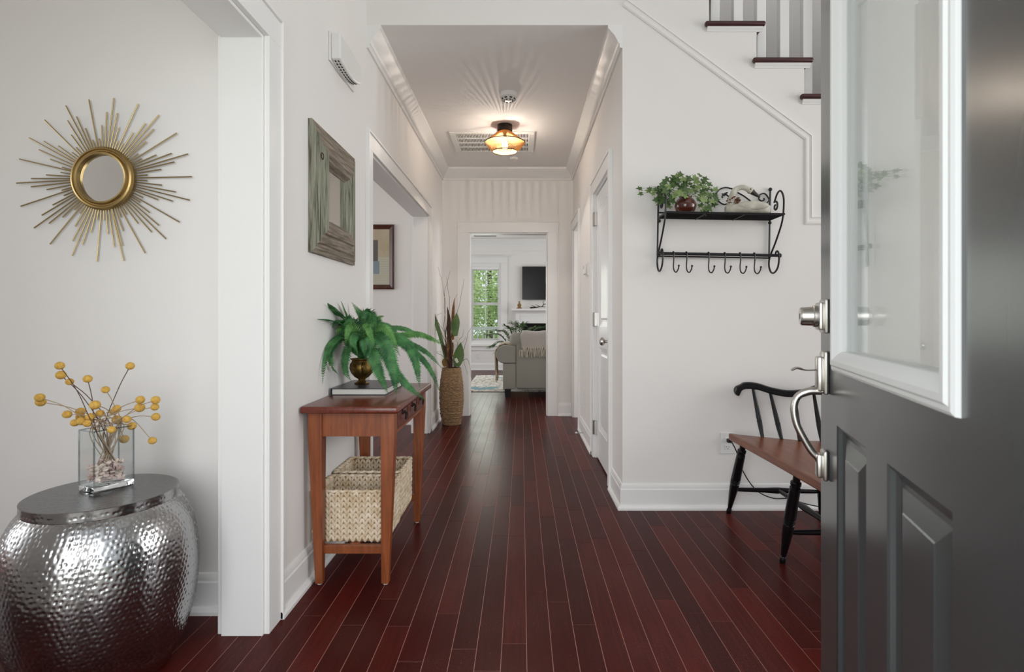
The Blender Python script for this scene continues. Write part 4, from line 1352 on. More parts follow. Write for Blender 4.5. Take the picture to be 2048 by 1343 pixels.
heads = [(242,103),(247,141),(282,168),(355,156),(527,104),(427,200),(161,232),(165,250),(385,262),(568,241),(630,242),(566,273),(627,270),(631,310),(326,289),(272,300),(303,334),(330,328),(355,336),(365,311),(405,296),(460,289),(473,276),(474,321),(514,320),(534,347),(452,362),(503,400),(617,406),(325,310)]
hl = {4: 'tallest upright yellow dried flower on the right of glass vase', 0: 'yellow dried flower reaching highest on the left of glass vase', 6: 'yellow dried flower leaning farthest left from glass vase', 28: 'lowest yellow dried flower drooping right of glass vase', 8: 'large yellow dried flower head above middle of glass vase', 26: 'yellow dried flower head just above the front vase rim'}
ORD = 'first second third fourth fifth sixth seventh eighth ninth tenth eleventh twelfth thirteenth fourteenth fifteenth sixteenth seventeenth eighteenth nineteenth twentieth twenty-first twenty-second twenty-third twenty-fourth twenty-fifth twenty-sixth twenty-seventh twenty-eighth twenty-ninth thirtieth'.split()
rank = {i: r for r, i in enumerate(sorted(range(len(heads)), key=lambda i: heads[i][0]))}
for i, (zx, zy) in enumerate(heads):
    Y = 1.70 + rng.uniform(-0.035, 0.06)
    if i in (27,):
        Y = 1.80
    if i in (26, 8):
        Y = 1.655
    p = at(zx / 2.025, 680 + zy / 2.025, Y)
    b = VR @ Vector((rng.uniform(0.025, va - 0.025), rng.uniform(0.02, vb - 0.02), rng.uniform(0.03, 0.06)))
    rim = VR @ Vector((min(max(va / 2 + (i * 37 % 11 - 5) * 0.008, 0.012), va - 0.012), min(max(vb / 2 + (i * 17 % 7 - 3) * 0.008, 0.012), vb - 0.012), vh - 0.01))
    if i not in (27,):
        b = VR @ Vector((va - min(max(va / 2 + (i * 37 % 11 - 5) * 0.008, 0.02), va - 0.02) + rng.uniform(-.008, .008), rng.uniform(0.02, vb - 0.02), rng.uniform(0.03, 0.06)))
        b = VR @ Vector((min(max((VR.inverted() @ b).x, 0.018), va - 0.018), (VR.inverted() @ b).y, (VR.inverted() @ b).z))
    if i == 27:
        rim = VR @ Vector((va * .7, vb * .5, 0.17))
    fl_ = thing('dried_flower', hl.get(i, 'round yellow dried flower in glass vase, %s flower head from the left' % ORD[rank[i]]), 'flower', b, group='yellow dried flowers in the glass vase')
    mid = rim.lerp(p, 0.5) + Vector((0, 0, 0.02 if i != 28 else 0.06))
    MB().tube(catmull([b, rim, mid, p], 5), 0.0013, 5).build('stem', M['twig_pale'] if i not in (0, 1, 2, 3, 4) else M['twig'], fl_, smooth=True)
    r = 0.0135 * rng.uniform(0.85, 1.1)
    MB().ell(p, (r, r, r * 0.92), None, 16, 10).build('flower_head', M['yellow'], fl_, smooth=True)

# ------------------------------------------------------------------ rustic mirror on the left wall
rm = thing('rustic_mirror', 'square mirror in weathered green wooden frame on left foyer wall', 'mirror', (XL, 2.55, 1.625))
my0, my1, mz0, mz1 = 2.262, 2.845, 1.350, 1.900
iy0, iy1, iz0, iz1 = 2.428, 2.682, 1.512, 1.738
RP = [(0, 0.0), (0, 0.016), (0.012, 0.018), (0.020, 0.024), (0.040, 0.024), (0.046, 0.030), (0.085, 0.033), (0.092, 0.042), (0.118, 0.046), (0.128, 0.040), (0.138, 0.038), (0.150, 0.026), (0.163, 0.012), (0.163, 0.0)]


def frame_side(name, a, b, m, taper=True):
    """one mitred side: a, b outer corners (y,z); inner offsets by profile"""
    (ya, za), (yb, zb) = a, b
    cy_, cz_ = (my0 + my1) / 2, (mz0 + mz1) / 2
    mb = MB()
    k = len(RP)
    vs = []
    for (yy, zz) in (a, b):
        for (o, h) in RP:
            sy_, sz_ = (1 if yy < cy_ else -1), (1 if zz < cz_ else -1)
            vs.append((XL + h, yy + sy_ * o, zz + sz_ * o))
    fs = [(i, i + 1, k + i + 1, k + i) for i in range(k - 1)]
    mb.add(vs, fs)
    return mb.build(name, m, rm, smooth=28, recalc=True)


frame_side('frame_rail', (my0, mz0), (my0, mz1), M['rustic'])
frame_side('frame_rail', (my1, mz0), (my1, mz1), M['rustic'])
frame_side('frame_rail', (my0, mz1), (my1, mz1), M['rustic_h'])
frame_side('frame_rail', (my0, mz0), (my1, mz0), M['rustic_h'])
MB().box(XL, XL + 0.012, iy0 - 0.01, iy1 + 0.01, iz0 - 0.01, iz1 + 0.01).build('mirror_glass', M['mirror'], rm)
# knot in the near rail
MB().lathe([(0.010, 0.0), (0.013, 0.0025), (0.016, 0.0)], (XL + 0.033, 2.335, 1.765), 16, Matrix.Rotation(math.pi / 2, 4, 'Y')).build('knot', M['pod'], rm)

# framed picture in the dining room
fp = thing('framed_picture', 'brown framed picture of a pale building on dining room wall', 'picture', (-1.55, 5.60, 1.7))
fx0, fx1, fz0, fz1, fy = -1.86, -1.296, 1.375, 2.03, 5.60
mb = MB()
pf = [(0, 0.0), (0, 0.022), (0.012, 0.030), (0.022, 0.024), (0.040, 0.016), (0.046, 0.010)]
vs = []
for (o, h) in pf:
    vs += [(fx0 + o, fy - h, fz0 + o), (fx1 - o, fy - h, fz0 + o), (fx1 - o, fy - h, fz1 - o), (fx0 + o, fy - h, fz1 - o)]
fs = []
for r in range(len(pf) - 1):
    for j in range(4):
        fs.append((r * 4 + j, r * 4 + (j + 1) % 4, (r + 1) * 4 + (j + 1) % 4, (r + 1) * 4 + j))
mb.add(vs, fs).build('frame', M['frame_brown'], fp, recalc=True)
MB().box(fx0 + 0.04, fx1 - 0.04, fy - 0.008, fy, fz0 + 0.04, fz1 - 0.04).build('print', mat('tan_print', srgb(198, 176, 142), 0.5, var=(srgb(212, 194, 164), 6, 3)), fp)
MB().box(-1.62, -1.46, fy - 0.0092, fy - 0.008, 1.66, 1.875).build('print_roof', mat('print_dark', srgb(86, 78, 76), 0.6), fp)
MB().box(-1.60, -1.445, fy - 0.0096, fy - 0.008, 1.53, 1.66).build('print_window', mat('print_blue', srgb(134, 150, 164), 0.6), fp)
mb = MB()
for i in range(12):
    z = fz0 + 0.045 + i * 0.0235
    mb.box(fx0 + 0.045, fx1 - 0.045, fy - 0.0088, fy - 0.008, z, z + 0.020)
mb.build('print_siding', mat('print_white', srgb(210, 204, 186), 0.6), fp)
MB().box(fx0 + 0.042, fx1 - 0.042, fy - 0.0125, fy - 0.011, fz0 + 0.042, fz1 - 0.042).build('picture_glass', M['glass'], fp)

# ------------------------------------------------------------------ console table
TX0, TX1, TY0, TY1, TZ = XL + 0.004, -0.487, 2.165, 2.975, 0.728
ct = thing('console_table', 'reddish brown wooden console table with drawers against left foyer wall', 'table', ((TX0 + TX1) / 2, (TY0 + TY1) / 2, 0))
MB().rbox(TX0, TX1, TY0, TY1, TZ - 0.028, TZ, 0.008, 3).build('tabletop', M['table_top'], ct, smooth=40)
lw, lb = 0.056, 0.030
for xin, sx in ((TX0 + 0.014, 1), (-0.511, -1)):
    for yin, sy in ((2.21, 1), (2.935, -1)):
        xo, yo = xin, yin
        # outer faces stay square at the top and taper on both outer sides
        t = [(xo, yo), (xo + sx * lw, yo), (xo + sx * lw, yo + sy * lw), (xo, yo + sy * lw)]
        dx, dy = (lw - lb), (lw - lb) * 0.4
        b = [(xo + sx * dx, yo + sy * dy), (xo + sx * lw, yo + sy * dy), (xo + sx * lw, yo + sy * (dy + lb)), (xo + sx * dx, yo + sy * (dy + lb))]
        mb = MB()
        c_ = [(xo * .5 + sx * dx * .5 + xo * .5, 0)]
        vs = [(p[0], p[1], 0.004) for p in b] + [(p[0], p[1], 0.60) for p in t] + [(p[0], p[1], TZ - 0.028) for p in t]
        mb.add(vs, [(0, 1, 2, 3), (8, 9, 10, 11)] + [(i, (i + 1) % 4, 4 + (i + 1) % 4, 4 + i) for i in range(4)] + [(4 + i, 4 + (i + 1) % 4, 8 + (i + 1) % 4, 8 + i) for i in range(4)])
        lg = mb.build('leg', M['table'], ct, bevel=0.003, recalc=True)
        cx_, cy_ = sum(p[0] for p in b) / 4, sum(p[1] for p in b) / 4
        MB().lathe([(0, 0), (0.011, 0), (0.012, 0.004), (0, 0.004)], (cx_, cy_, 0), 12).build('foot_glide', M['plastic'], lg)
lx0, lx1 = TX0 + 0.014 + lw, -0.511 - lw
for ya_ in (2.222, 2.905):
    MB().box(lx0, lx1, ya_, ya_ + 0.018, 0.600, TZ - 0.028).build('side_apron', M['table'], ct)
MB().box(TX0 + 0.022, TX0 + 0.040, 2.21 + lw, 2.935 - lw, 0.600, TZ - 0.028).build('back_apron', M['table'], ct)
MB().box(-0.535, -0.519, 2.21 + lw, 2.935 - lw, 0.600, 0.615).box(-0.535, -0.519, 2.21 + lw, 2.935 - lw, TZ - 0.036, TZ - 0.028).build('front_rail', M['table'], ct)
dl = (2.935 - 2.21 - 2 * lw)
for i in range(3):
    y0 = 2.21 + lw + i * dl / 3 + 0.004
    y1 = 2.21 + lw + (i + 1) * dl / 3 - 0.004
    dd = MB().box(-0.70, -0.514, y0, y1, 0.616, TZ - 0.037)
    dd.rbox(-0.517, -0.511, y0 + 0.008, y1 - 0.008, 0.624, TZ - 0.045, 0.0025, 2)
    dd = dd.build('drawer', M['table_top'], ct)
    yc = (y0 + y1) / 2
    zc = 0.663
    mb = MB().lathe([(0, 0), (0.012, 0), (0.012, 0.003), (0.006, 0.006), (0.005, 0.014), (0, 0.015)], (-0.511, yc, zc + 0.012), 14, Matrix.Rotation(math.pi / 2, 4, 'Y'))
    mb.tube([(-0.499 + 0.002, yc + 0.016 * math.sin(t), zc - 0.004 + 0.016 * math.cos(t)) for t in [k * 2 * math.pi / 20 for k in range(21)]], 0.0026, 6)
    mb.build('ring_pull', M['dark_bronze'], dd, smooth=True)
for ya_ in (2.240, 2.885):
    MB().box(lx0 - 0.004, lx1 + 0.004, ya_, ya_ + 0.022, 0.118, 0.152).build('cross_stretcher', M['table'], ct, bevel=0.002)
MB().box((lx0 + lx1) / 2 - 0.02, (lx0 + lx1) / 2 + 0.02, 2.262, 2.885, 0.134, 0.152).build('centre_stretcher', M['table'], ct, bevel=0.002)

# baskets
def basket(x0, x1, y0, y1, z0, z1, label, seed):
    r = thing('wicker_basket', label, 'basket', ((x0 + x1) / 2, (y0 + y1) / 2, z0), group='baskets under the console table')
    rng = random.Random(seed)
    t = 0.006
    li = MB()
    li.box(x0 + .012, x1 - .012, y0 + .012, y1 - .012, z0, z0 + 0.008)
    for (a, b, c, d) in ((x0 + .007, x1 - .007, y0 + .007, y0 + .009), (x0 + .007, x1 - .007, y1 - .009, y1 - .007), (x0 + .007, x0 + .009, y0 + .009, y1 - .009), (x1 - .009, x1 - .007, y0 + .009, y1 - .009)):
        li.box(a, b, c, d, z0, z1 - 0.008)
    li.build('lining', M['braid_inner'], r)
    mb = MB()
    pitch, vp = 0.0262, 0.0225
    corners = [((x0 + .006, y0 + .006), (x1 - .006, y0 + .006)), ((x1 - .006, y0 + .006), (x1 - .006, y1 - .006)), ((x1 - .006, y1 - .006), (x0 + .006, y1 - .006)), ((x0 + .006, y1 - .006), (x0 + .006, y0 + .006))]
    for (p, q) in corners:
        p, q = Vector((*p, 0)), Vector((*q, 0))
        d = (q - p); L = d.length; d.normalize()
        nn = Vector((d.y, -d.x, 0))
        n = max(1, round(L / pitch)); w_ = L / n
        nrow = round((z1 - z0 - 0.012) / vp)
        for i in range(n):
            for k in range(nrow):
                for s in (-1, 1):
                    c = p + d * (w_ * (i + 0.5 + s * 0.22)) + Vector((0, 0, z0 + (k + 0.5) * vp + rng.uniform(-.001, .001)))
                    ax = (d * (s * 0.36) + Vector((0, 0, 0.9)) + nn * 0.10).normalized()
                    sd = nn.cross(ax).normalized()
                    nm = ax.cross(sd)
                    Mr = Matrix((sd, nm, ax)).transposed().to_4x4()
                    mb.ell(c + nn * (-0.002 + rng.uniform(-.001, .0015)), (0.0071, 0.0085, 0.0186), Mr, 6, 5)
    tag(mb.build('braid', M['braid'], r, smooth='all'), kind='stuff')
    rm_ = MB()
    # plaited rim
    ring = [(x0 + .006, y0 + .006), (x1 - .006, y0 + .006), (x1 - .006, y1 - .006), (x0 + .006, y1 - .006), (x0 + .006, y0 + .006)]
    for (p, q) in zip(ring[:-1], ring[1:]):
        p, q = Vector((*p, z1 - 0.006)), Vector((*q, z1 - 0.006))
        L = (q - p).length; d = (q - p).normalized(); nn = Vector((d.y, -d.x, 0))
        n = round(L / 0.02)
        for i in range(n):
            c = p + d * (L * (i + .5) / n)
            ax = (d + nn * (0.6 if i % 2 else -0.6) + Vector((0, 0, 0.15))).normalized()
            sd = ax.orthogonal().normalized()
            Mr = Matrix((sd, ax.cross(sd), ax)).transposed().to_4x4()
            rm_.ell(c, (0.0075, 0.0075, 0.0175), Mr, 6, 5)
    tag(rm_.build('rim', M['braid'], r, smooth='all'), kind='stuff')
    return r


basket(XL + 0.008, -0.553, 2.275, 2.515, 0.153, 0.366, 'cream woven basket under console table, the nearer one', 1)
basket(XL + 0.008, -0.558, 2.540, 2.815, 0.153, 0.372, 'cream woven basket under console table, the farther one', 2)

# book, brass pot, fern
bk = thing('book', 'thick dark covered hardback book lying flat on console table', 'book', (-0.74, 2.67, TZ))
MB().box(-0.862, -0.622, 2.505, 2.845, TZ + 0.003, TZ + 0.027).build('page_block', M['paper'], bk)
MB().box(-0.868, -0.616, 2.500, 2.850, TZ, TZ + 0.003).box(-0.868, -0.616, 2.500, 2.850, TZ + 0.027, TZ + 0.030).box(-0.868, -0.865, 2.500, 2.850, TZ + 0.003, TZ + 0.027).build('cover', M['cover'], bk)
BZ = TZ + 0.0305
PB = Vector((-0.778, 2.68, BZ))
fe = thing('potted_fern', 'green fern in a footed brass pot on book on console table', 'plant', PB)
MB().lathe([(0, 0), (0.034, 0), (0.036, 0.004), (0.026, 0.010), (0.016, 0.018), (0.018, 0.024), (0.034, 0.034), (0.050, 0.052), (0.058, 0.075), (0.056, 0.096), (0.048, 0.108), (0.046, 0.114), (0.054, 0.120), (0.055, 0.124), (0.050, 0.124), (0.042, 0.112), (0, 0.108)], PB, 36).build('pot', M['brass'], fe, smooth=35)
MB().tube(catmull([PB + Vector((0.02, -0.052, 0.105)), PB + Vector((0.024, -0.075, 0.09)), PB + Vector((0.02, -0.06, 0.06)), PB + Vector((0.01, -0.03, 0.028))], 5), 0.0045, 7).tube(catmull([PB + Vector((-0.02, -0.05, 0.1)), PB + Vector((-0.022, -0.066, 0.085)), PB + Vector((-0.01, -0.05, 0.06))], 4), 0.004, 7).build('handle', M['brass'], fe, smooth=True)
CRN = PB + Vector((0.0, 0, 0.125))


def frond(pts, width, m, n=30, seed=0):
    rng = random.Random(seed)
    path = catmull(pts, 10)
    # resample by length
    d = [0]
    for a, b in zip(path[:-1], path[1:]):
        d.append(d[-1] + (b - a).length)
    T = d[-1]
    mb = MB()
    mb.tube(path, [0.0022 * (1 - 0.7 * i / (len(path) - 1)) for i in range(len(path))], 5, 1)
    n = int(T / 0.0080)
    for i in range(n):
        s = T * (0.10 + 0.90 * (i + 0.5) / n)
        k = max(j for j in range(len(d)) if d[j] <= s)
        k = min(k, len(path) - 2)
        u = (s - d[k]) / max(1e-6, d[k + 1] - d[k])
        p = path[k].lerp(path[k + 1], u)
        t = (path[min(k + 2, len(path) - 1)] - path[max(k - 1, 0)]).normalized()
        side = t.cross(Vector((0, -0.75, 0.66)))
        if side.length < 0.2:
            side = t.cross(Vector((1, 0, 0.2)))
        side.normalize()
        nm = side.cross(t).normalized()
        f = s / T
        L = width * (min(1, (f / 0.28) ** 0.6) * (1 - f ** 3.2) + 0.04) * rng.uniform(0.9, 1.06)
        for sg in (-1, 1):
            dr_ = (side * sg + t * 0.30 + nm * (-0.12)).normalized()
            w_ = min(0.0050, L * 0.3)
            q0, q1, q2 = p, p + dr_ * L * 0.55 + nm * 0.001, p + dr_ * L + t * L * 0.12 - nm * L * 0.12
            mb.add([q0 - t * w_ * 0.7, q0 + t * w_ * 0.7, q1 + t * w_ * 0.85 + nm * .0012, q1 - t * w_ * 0.85 + nm * .0012, q2, q1 - nm * 0.0012, q0], [(0, 6, 5, 3), (6, 1, 2, 5), (3, 5, 4), (5, 2, 4)])
    return mb.build('frond', [m, M['stem_green']], fe)


FR = [  # (via points px, py, Y) ... tip, half width, light?
    ([(695, 650, 2.66), (672, 622, 2.64), (655, 606, 2.64)], 0.038, 0),
    ([(700, 645, 2.72), (690, 622, 2.76), (682, 602, 2.78)], 0.026, 0),
    ([(690, 655, 2.6), (660, 640, 2.56), (635, 638, 2.52)], 0.026, 0),
    ([(690, 672, 2.6), (660, 690, 2.54), (648, 730, 2.52), (645, 768, 2.52)], 0.024, 0),
    ([(688, 678, 2.62), (662, 700, 2.6), (663, 730, 2.6), (675, 748, 2.6)], 0.022, 0),
    ([(700, 690, 2.62), (690, 720, 2.58), (692, 745, 2.58), (703, 762, 2.58)], 0.028, 0),
    ([(728, 655, 2.74), (722, 630, 2.78), (703, 604, 2.8)], 0.030, 0),
    ([(738, 665, 2.66), (752, 640, 2.62), (768, 632, 2.58)], 0.046, 1),
    ([(745, 668, 2.72), (790, 672, 2.76), (840, 668, 2.8), (893, 692, 2.84)], 0.032, 1),
    ([(750, 672, 2.68), (800, 680, 2.72), (850, 702, 2.74), (886, 738, 2.76)], 0.026, 0),
    ([(750, 676, 2.66), (810, 690, 2.68), (855, 730, 2.7), (882, 788, 2.72)], 0.024, 0),
    ([(755, 672, 2.62), (800, 676, 2.58), (828, 712, 2.56), (840, 776, 2.56)], 0.036, 0),
    ([(748, 672, 2.56), (772, 690, 2.48), (785, 735, 2.45), (793, 790, 2.46)], 0.044, 0),
    ([(735, 690, 2.58), (746, 708, 2.5), (758, 745, 2.46), (776, 786, 2.46)], 0.040, 0),
    ([(762, 700, 2.55), (792, 745, 2.47), (820, 775, 2.45), (852, 801, 2.45)], 0.032, 0),
    ([(715, 668, 2.58), (700, 650, 2.54), (690, 690, 2.5)], 0.030, 1),
    ([(725, 660, 2.58), (733, 650, 2.52), (752, 702, 2.48)], 0.026, 1),
    ([(735, 668, 2.58), (770, 655, 2.54), (800, 712, 2.5)], 0.030, 1),
    ([(705, 668, 2.62), (680, 655, 2.58), (672, 672, 2.55)], 0.030, 1),
    ([(716, 660, 2.66), (705, 640, 2.62), (680, 655, 2.58)], 0.036, 0),
    ([(738, 660, 2.7), (770, 650, 2.72), (800, 672, 2.74)], 0.038, 0),
    ([(716, 668, 2.55), (705, 680, 2.48), (715, 705, 2.46)], 0.036, 0),
    ([(735, 672, 2.54), (742, 690, 2.48), (738, 712, 2.46)], 0.034, 0),
    ([(728, 650, 2.62), (735, 640, 2.56), (748, 668, 2.5)], 0.030, 0),
    ([(760, 665, 2.72), (800, 655, 2.8), (845, 672, 2.86)], 0.03, 0),
    ([(700, 662, 2.72), (680, 640, 2.72), (664, 655, 2.7)], 0.034, 0),
]
rngf = random.Random(21)
for k in range(16):                                   # short fronds filling the crown
    a = rngf.uniform(0, 6.283)
    r = rngf.uniform(0.07, 0.13)
    px_, py_ = 726 + 60 * math.cos(a) * rngf.uniform(.5, 1), 672 + 26 * math.sin(a)
    FR.append(([(725 + (px_ - 725) * .5, py_ - 22, 2.62 - 0.07 * math.sin(a)), (px_, py_ + rngf.uniform(-6, 14), 2.60 - 0.12 * abs(math.sin(a)))], rngf.uniform(0.026, 0.038), int(k % 4 == 0)))


def atw(px, py, Y):
    """like at(), kept just in front of the left wall"""
    return at(px, py, min(Y, 0.858 * F / (CX - px)) if px < CX else Y)


for i, (via, wd, li) in enumerate(FR):
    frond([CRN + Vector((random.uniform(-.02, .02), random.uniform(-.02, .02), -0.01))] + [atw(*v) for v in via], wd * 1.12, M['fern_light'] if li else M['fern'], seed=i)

# ------------------------------------------------------------------ tall woven floor vase
FV = Vector((-0.715, 5.62, 0))
fv = thing('floor_vase', 'tall woven brown floor vase with dried branches at hall end', 'vase', FV)
prof = []
n = 150
for i in range(n + 1):
    z = 0.576 * i / n
    u = z / 0.576
    r = 0.086 + 0.034 * math.sin(math.pi * (u * 0.92 + 0.04)) ** 0.9
    r += 0.0032 * abs(math.sin(z * math.pi / 0.0125)) + 0.001 * math.sin(z * 180)
    prof.append((r, z))
mb = MB().lathe(prof, (0, 0, 0), 72)
vv = []
for p in mb.v:
    q = Vector(p)
    k = noise.noise(Vector((q.x * 55, q.y * 55, q.z * 85))) 
    amp = 0.009 if 0.07 < q.z < 0.46 else 0.0022
    f = 1 + k * amp / max(0.02, math.hypot(q.x, q.y))
    vv.append((FV.x + q.x * f, FV.y + q.y * f, q.z))
mb.v = vv
mb.build('vase_body', M['rope'], fv, smooth='all')
MB().lathe([(0.084, 0.572), (0.07, 0.568), (0.068, 0.40), (0, 0.40)], FV, 32).lathe([(0, 0.002), (0.086, 0.002)], FV, 32).build('vase_interior', M['pod'], fv)
ar = thing('dried_arrangement', 'dried branches, leaves and white blooms in woven floor vase', 'branches', FV + Vector((0, 0, 0.42)))
rng = random.Random(11)
VB = FV + Vector((0, 0, 0.43))
def vz(zx, zy):                    # zoom of the vase (scale 3.95, origin 840,520)
    return 840 + zx / 3.95, 520 + zy / 3.95
for path in ([(195, 560), (200, 380), (180, 200), (140, 50)], [(205, 560), (235, 350), (222, 230), (212, 130)], [(200, 560), (195, 260), (215, 180), (240, 85)], [(250, 600), (300, 400), (330, 250), (348, 150)], [(240, 620), (255, 420), (270, 320), (298, 268)], [(330, 740), (370, 620), (385, 560), (432, 500)], [(180, 600), (140, 480), (130, 440), (170, 415)], [(170, 600), (110, 540), (90, 490)], [(200, 600), (150, 500), (90, 400)], [(320, 800), (370, 780), (390, 830), (405, 930)], [(180, 650), (115, 640), (105, 700)], [(300, 650), (335, 600), (345, 545)], [(310, 680), (345, 640), (360, 600)], [(180, 760), (130, 730), (170, 720)], [(330, 770), (350, 820), (375, 900)]):
    pts = [VB + Vector((rng.uniform(-.03, .03), rng.uniform(-.03, .03), 0.02)), FV + Vector((rng.uniform(-.05, .05), rng.uniform(-.04, .04), 0.58))]
    for q in path:
        pts.append(at(*vz(*q), 5.62 + rng.uniform(-.05, .05)))
    pth = catmull(pts, 5)
    for i_ in range(2, len(pth) - 1):
        pth[i_] = pth[i_] + Vector((rng.uniform(-.004, .004), 0, rng.uniform(-.003, .003)))
    MB().tube(pth, [0.0036 * (1 - 0.72 * i / (len(pth) - 1)) for i in range(len(pth))], 5).build('twig', M['twig'], ar, smooth=True)
for k, (pts, wd, m) in enumerate((([(215, 830), (160, 600), (110, 440), (95, 295)], 0.02, 'broad_leaf'), ([(245, 700), (225, 560), (228, 470), (215, 365)], 0.022, 'pod'), ([(255, 760), (258, 560), (262, 400), (272, 300)], 0.017, 'dry_husk'), ([(280, 600), (275, 540), (285, 480), (290, 415)], 0.042, 'broad_leaf'), ([(290, 840), (300, 780), (310, 720), (322, 650)], 0.055, 'broad_leaf'), ([(200, 840), (195, 800), (200, 770)], 0.03, 'dry_husk'), ([(215, 850), (225, 700), (215, 600)], 0.02, 'dry_husk'), ([(250, 850), (240, 740), (250, 640)], 0.018, 'pod'), ([(235, 850), (205, 720), (170, 640)], 0.02, 'pod'))):
    q = [at(*vz(*p), 5.58) for p in pts]
    mb = MB()
    blade(mb, catmull(q, 6), wd, 0.25, 0.05, Vector((0.3, -1, 0.1)))
    mb.build('leaf', M[m], ar, smooth=True)
for (zx, zy) in ((265, 640), (290, 625), (310, 640), (275, 660), (300, 610), (285, 785), (292, 800)):
    c = at(*vz(zx, zy), 5.52)
    mb = MB()
    for j in range(5):
        a = j * 1.257
        mb.ell(c + Vector((0.009 * math.cos(a), 0, 0.009 * math.sin(a))), (0.009, 0.005, 0.007), Matrix.Rotation(-a, 4, 'Y'), 8, 5)
    mb.build('white_bloom', M['white_petal'], ar, smooth=True)

# ------------------------------------------------------------------ iron coat rack shelf
ROLL = math.radians(1.0)
RC = Vector((1.085, YF, 1.637))
cr = thing('coat_rack', 'black wrought iron wall shelf with six hooks on stair wall', 'coat rack', RC, (0, ROLL, 0))
HX = 0.315
SD = 0.185                        # shelf depth; local: x along wall, -y into the room, z up from the shelf
IR = M['black_iron']
mb = MB().tube([(-HX, -0.012, 0), (HX, -0.012, 0), (HX, -SD, 0), (-HX, -SD, 0), (-HX, -0.012, 0)], 0.0052, 6)
mb.build('shelf_frame', IR, cr, local=True)
for i in range(1, 9):
    y = -0.012 - (SD - 0.012) * i / 9
    MB().tube([(-HX, y, 0), (HX, y, 0)], 0.0030, 5).build('shelf_wire', IR, cr, local=True)
for xx in (-0.105, 0.105):
    MB().tube([(xx, -0.012, -0.005), (xx, -SD, -0.005)], 0.0035, 5).build('shelf_brace', IR, cr, local=True)


def spiral(c, r0, r1, a0, turns, plane='yz', x=0, n=28):
    out = []
    for i in range(n + 1):
        t = i / n
        a = a0 + turns * 2 * math.pi * t
        r = r0 + (r1 - r0) * t
        out.append((x, c[0] + r * math.cos(a), c[1] + r * math.sin(a)) if plane == 'yz' else (c[0] + r * math.cos(a), x, c[1] + r * math.sin(a)))
    return out


BZ_ = -0.211                      # hook bar height
for s in (-1, 1):
    x = s * HX
    MB().tube([(x, -0.010, 0.165), (x, -0.010, BZ_)], 0.0052, 7).ell((x, -0.010, 0.172), (0.0105, 0.0105, 0.0105), None, 12, 8).build('upright', IR, cr, local=True, smooth=True)
    # one bent bar: curl above the shelf, out, down the bracket, round the big ring at the bar
    pts = spiral((-0.078, 0.062), 0.008, 0.030, math.pi * 0.5, -1.1, x=x)
    pts += catmull([pts[-1], (x, -0.095, 0.128), (x, -0.135, 0.135), (x, -0.168, 0.095), (x, -0.172, 0.03), (x, -0.155, -0.04), (x, -0.09, -0.13), (x, -0.035, -0.19), (x, -0.012, BZ_ - 0.01), (x, -0.010, BZ_ - 0.05), (x, -0.035, BZ_ - 0.085), (x, -0.075, BZ_ - 0.092), (x, -0.115, BZ_ - 0.068), (x, -0.130, BZ_ - 0.022), (x, -0.118, BZ_ + 0.018), (x, -0.095, BZ_ + 0.022), (x, -0.085, BZ_ + 0.002)], 5)[1:]
    MB().tube(pts, 0.0050, 7).build('scroll_bracket', IR, cr, local=True, smooth=True)
    MB().ell((x - s * 0.004, -0.02, -0.018), (0.010, 0.010, 0.010), None, 10, 6).build('rosette', IR, cr, local=True, smooth=True)
BY = -0.105
MB().tube([(-HX - 0.012, BY, BZ_), (HX + 0.012, BY, BZ_)], 0.0085, 10).ell((-HX - 0.014, BY, BZ_), (0.012, 0.013, 0.013), None, 10, 6).ell((HX + 0.014, BY, BZ_), (0.012, 0.013, 0.013), None, 10, 6).build('hook_bar', IR, cr, local=True, smooth=40)
MB().tube([(-HX, -0.012, BZ_ - 0.004), (HX, -0.012, BZ_ - 0.004)], 0.0045, 6).build('rear_bar', IR, cr, local=True)
for pxh in (1348, 1374, 1418, 1450.4, 1481, 1509.5):
    x = (pxh - CX) / F * (YF + BY) - RC.x
    pts = spiral((BY, BZ_), 0.0115, 0.0115, math.pi * 0.0, 0.5, x=x, n=8)
    pts = [(x, BY + 0.0115, BZ_ - 0.004)] + pts + catmull([(x, BY - 0.0115, BZ_), (x, BY - 0.012, BZ_ - 0.03), (x + 0.001, BY - 0.004, BZ_ - 0.07), (x + 0.004, BY - 0.010, BZ_ - 0.095), (x + 0.010, BY - 0.030, BZ_ - 0.103), (x + 0.015, BY - 0.046, BZ_ - 0.088), (x + 0.017, BY - 0.050, BZ_ - 0.070)], 4)
    MB().tube(pts, 0.0035, 6).ell(pts[-1], (0.006, 0.006, 0.006), None, 8, 5).build('hook', IR, cr, local=True, smooth=True)
# scrollwork in the plane of the wall above the shelf
mb = MB()
yy = -0.012
def sx_(zx, zy):
    p = at(1260 + zx / 5.84, 330 + zy / 5.84, YF - 0.012)
    return (p.x - RC.x, yy, p.z - RC.z + (p.x - RC.x) * math.tan(ROLL))
mb.tube([(-HX, yy, 0.030), (HX, yy, 0.030)], 0.0045, 6)
mb.tube(catmull([sx_(*q) for q in ((1630, 480), (1620, 400), (1570, 335), (1515, 345), (1500, 390), (1530, 418), (1565, 405), (1555, 385))], 5), 0.0042, 6)
mb.tube(catmull([sx_(*q) for q in ((1190, 278), (1110, 262), (1040, 285), (1005, 340), (1030, 420), (1100, 460), (1150, 430), (1155, 380), (1115, 345), (1075, 360), (1075, 385))], 5), 0.0042, 6)
mb.tube(catmull([sx_(*q) for q in ((1250, 320), (1330, 365), (1420, 432))], 4), 0.0042, 6)
mb.tube(catmull([sx_(*q) for q in ((1560, 470), (1600, 440), (1625, 400))], 4), 0.0038, 6)
mb.ell(sx_(1105, 335), (0.019, 0.0025, 0.006), Matrix.Rotation(-0.5, 4, 'Y'), 10, 6)
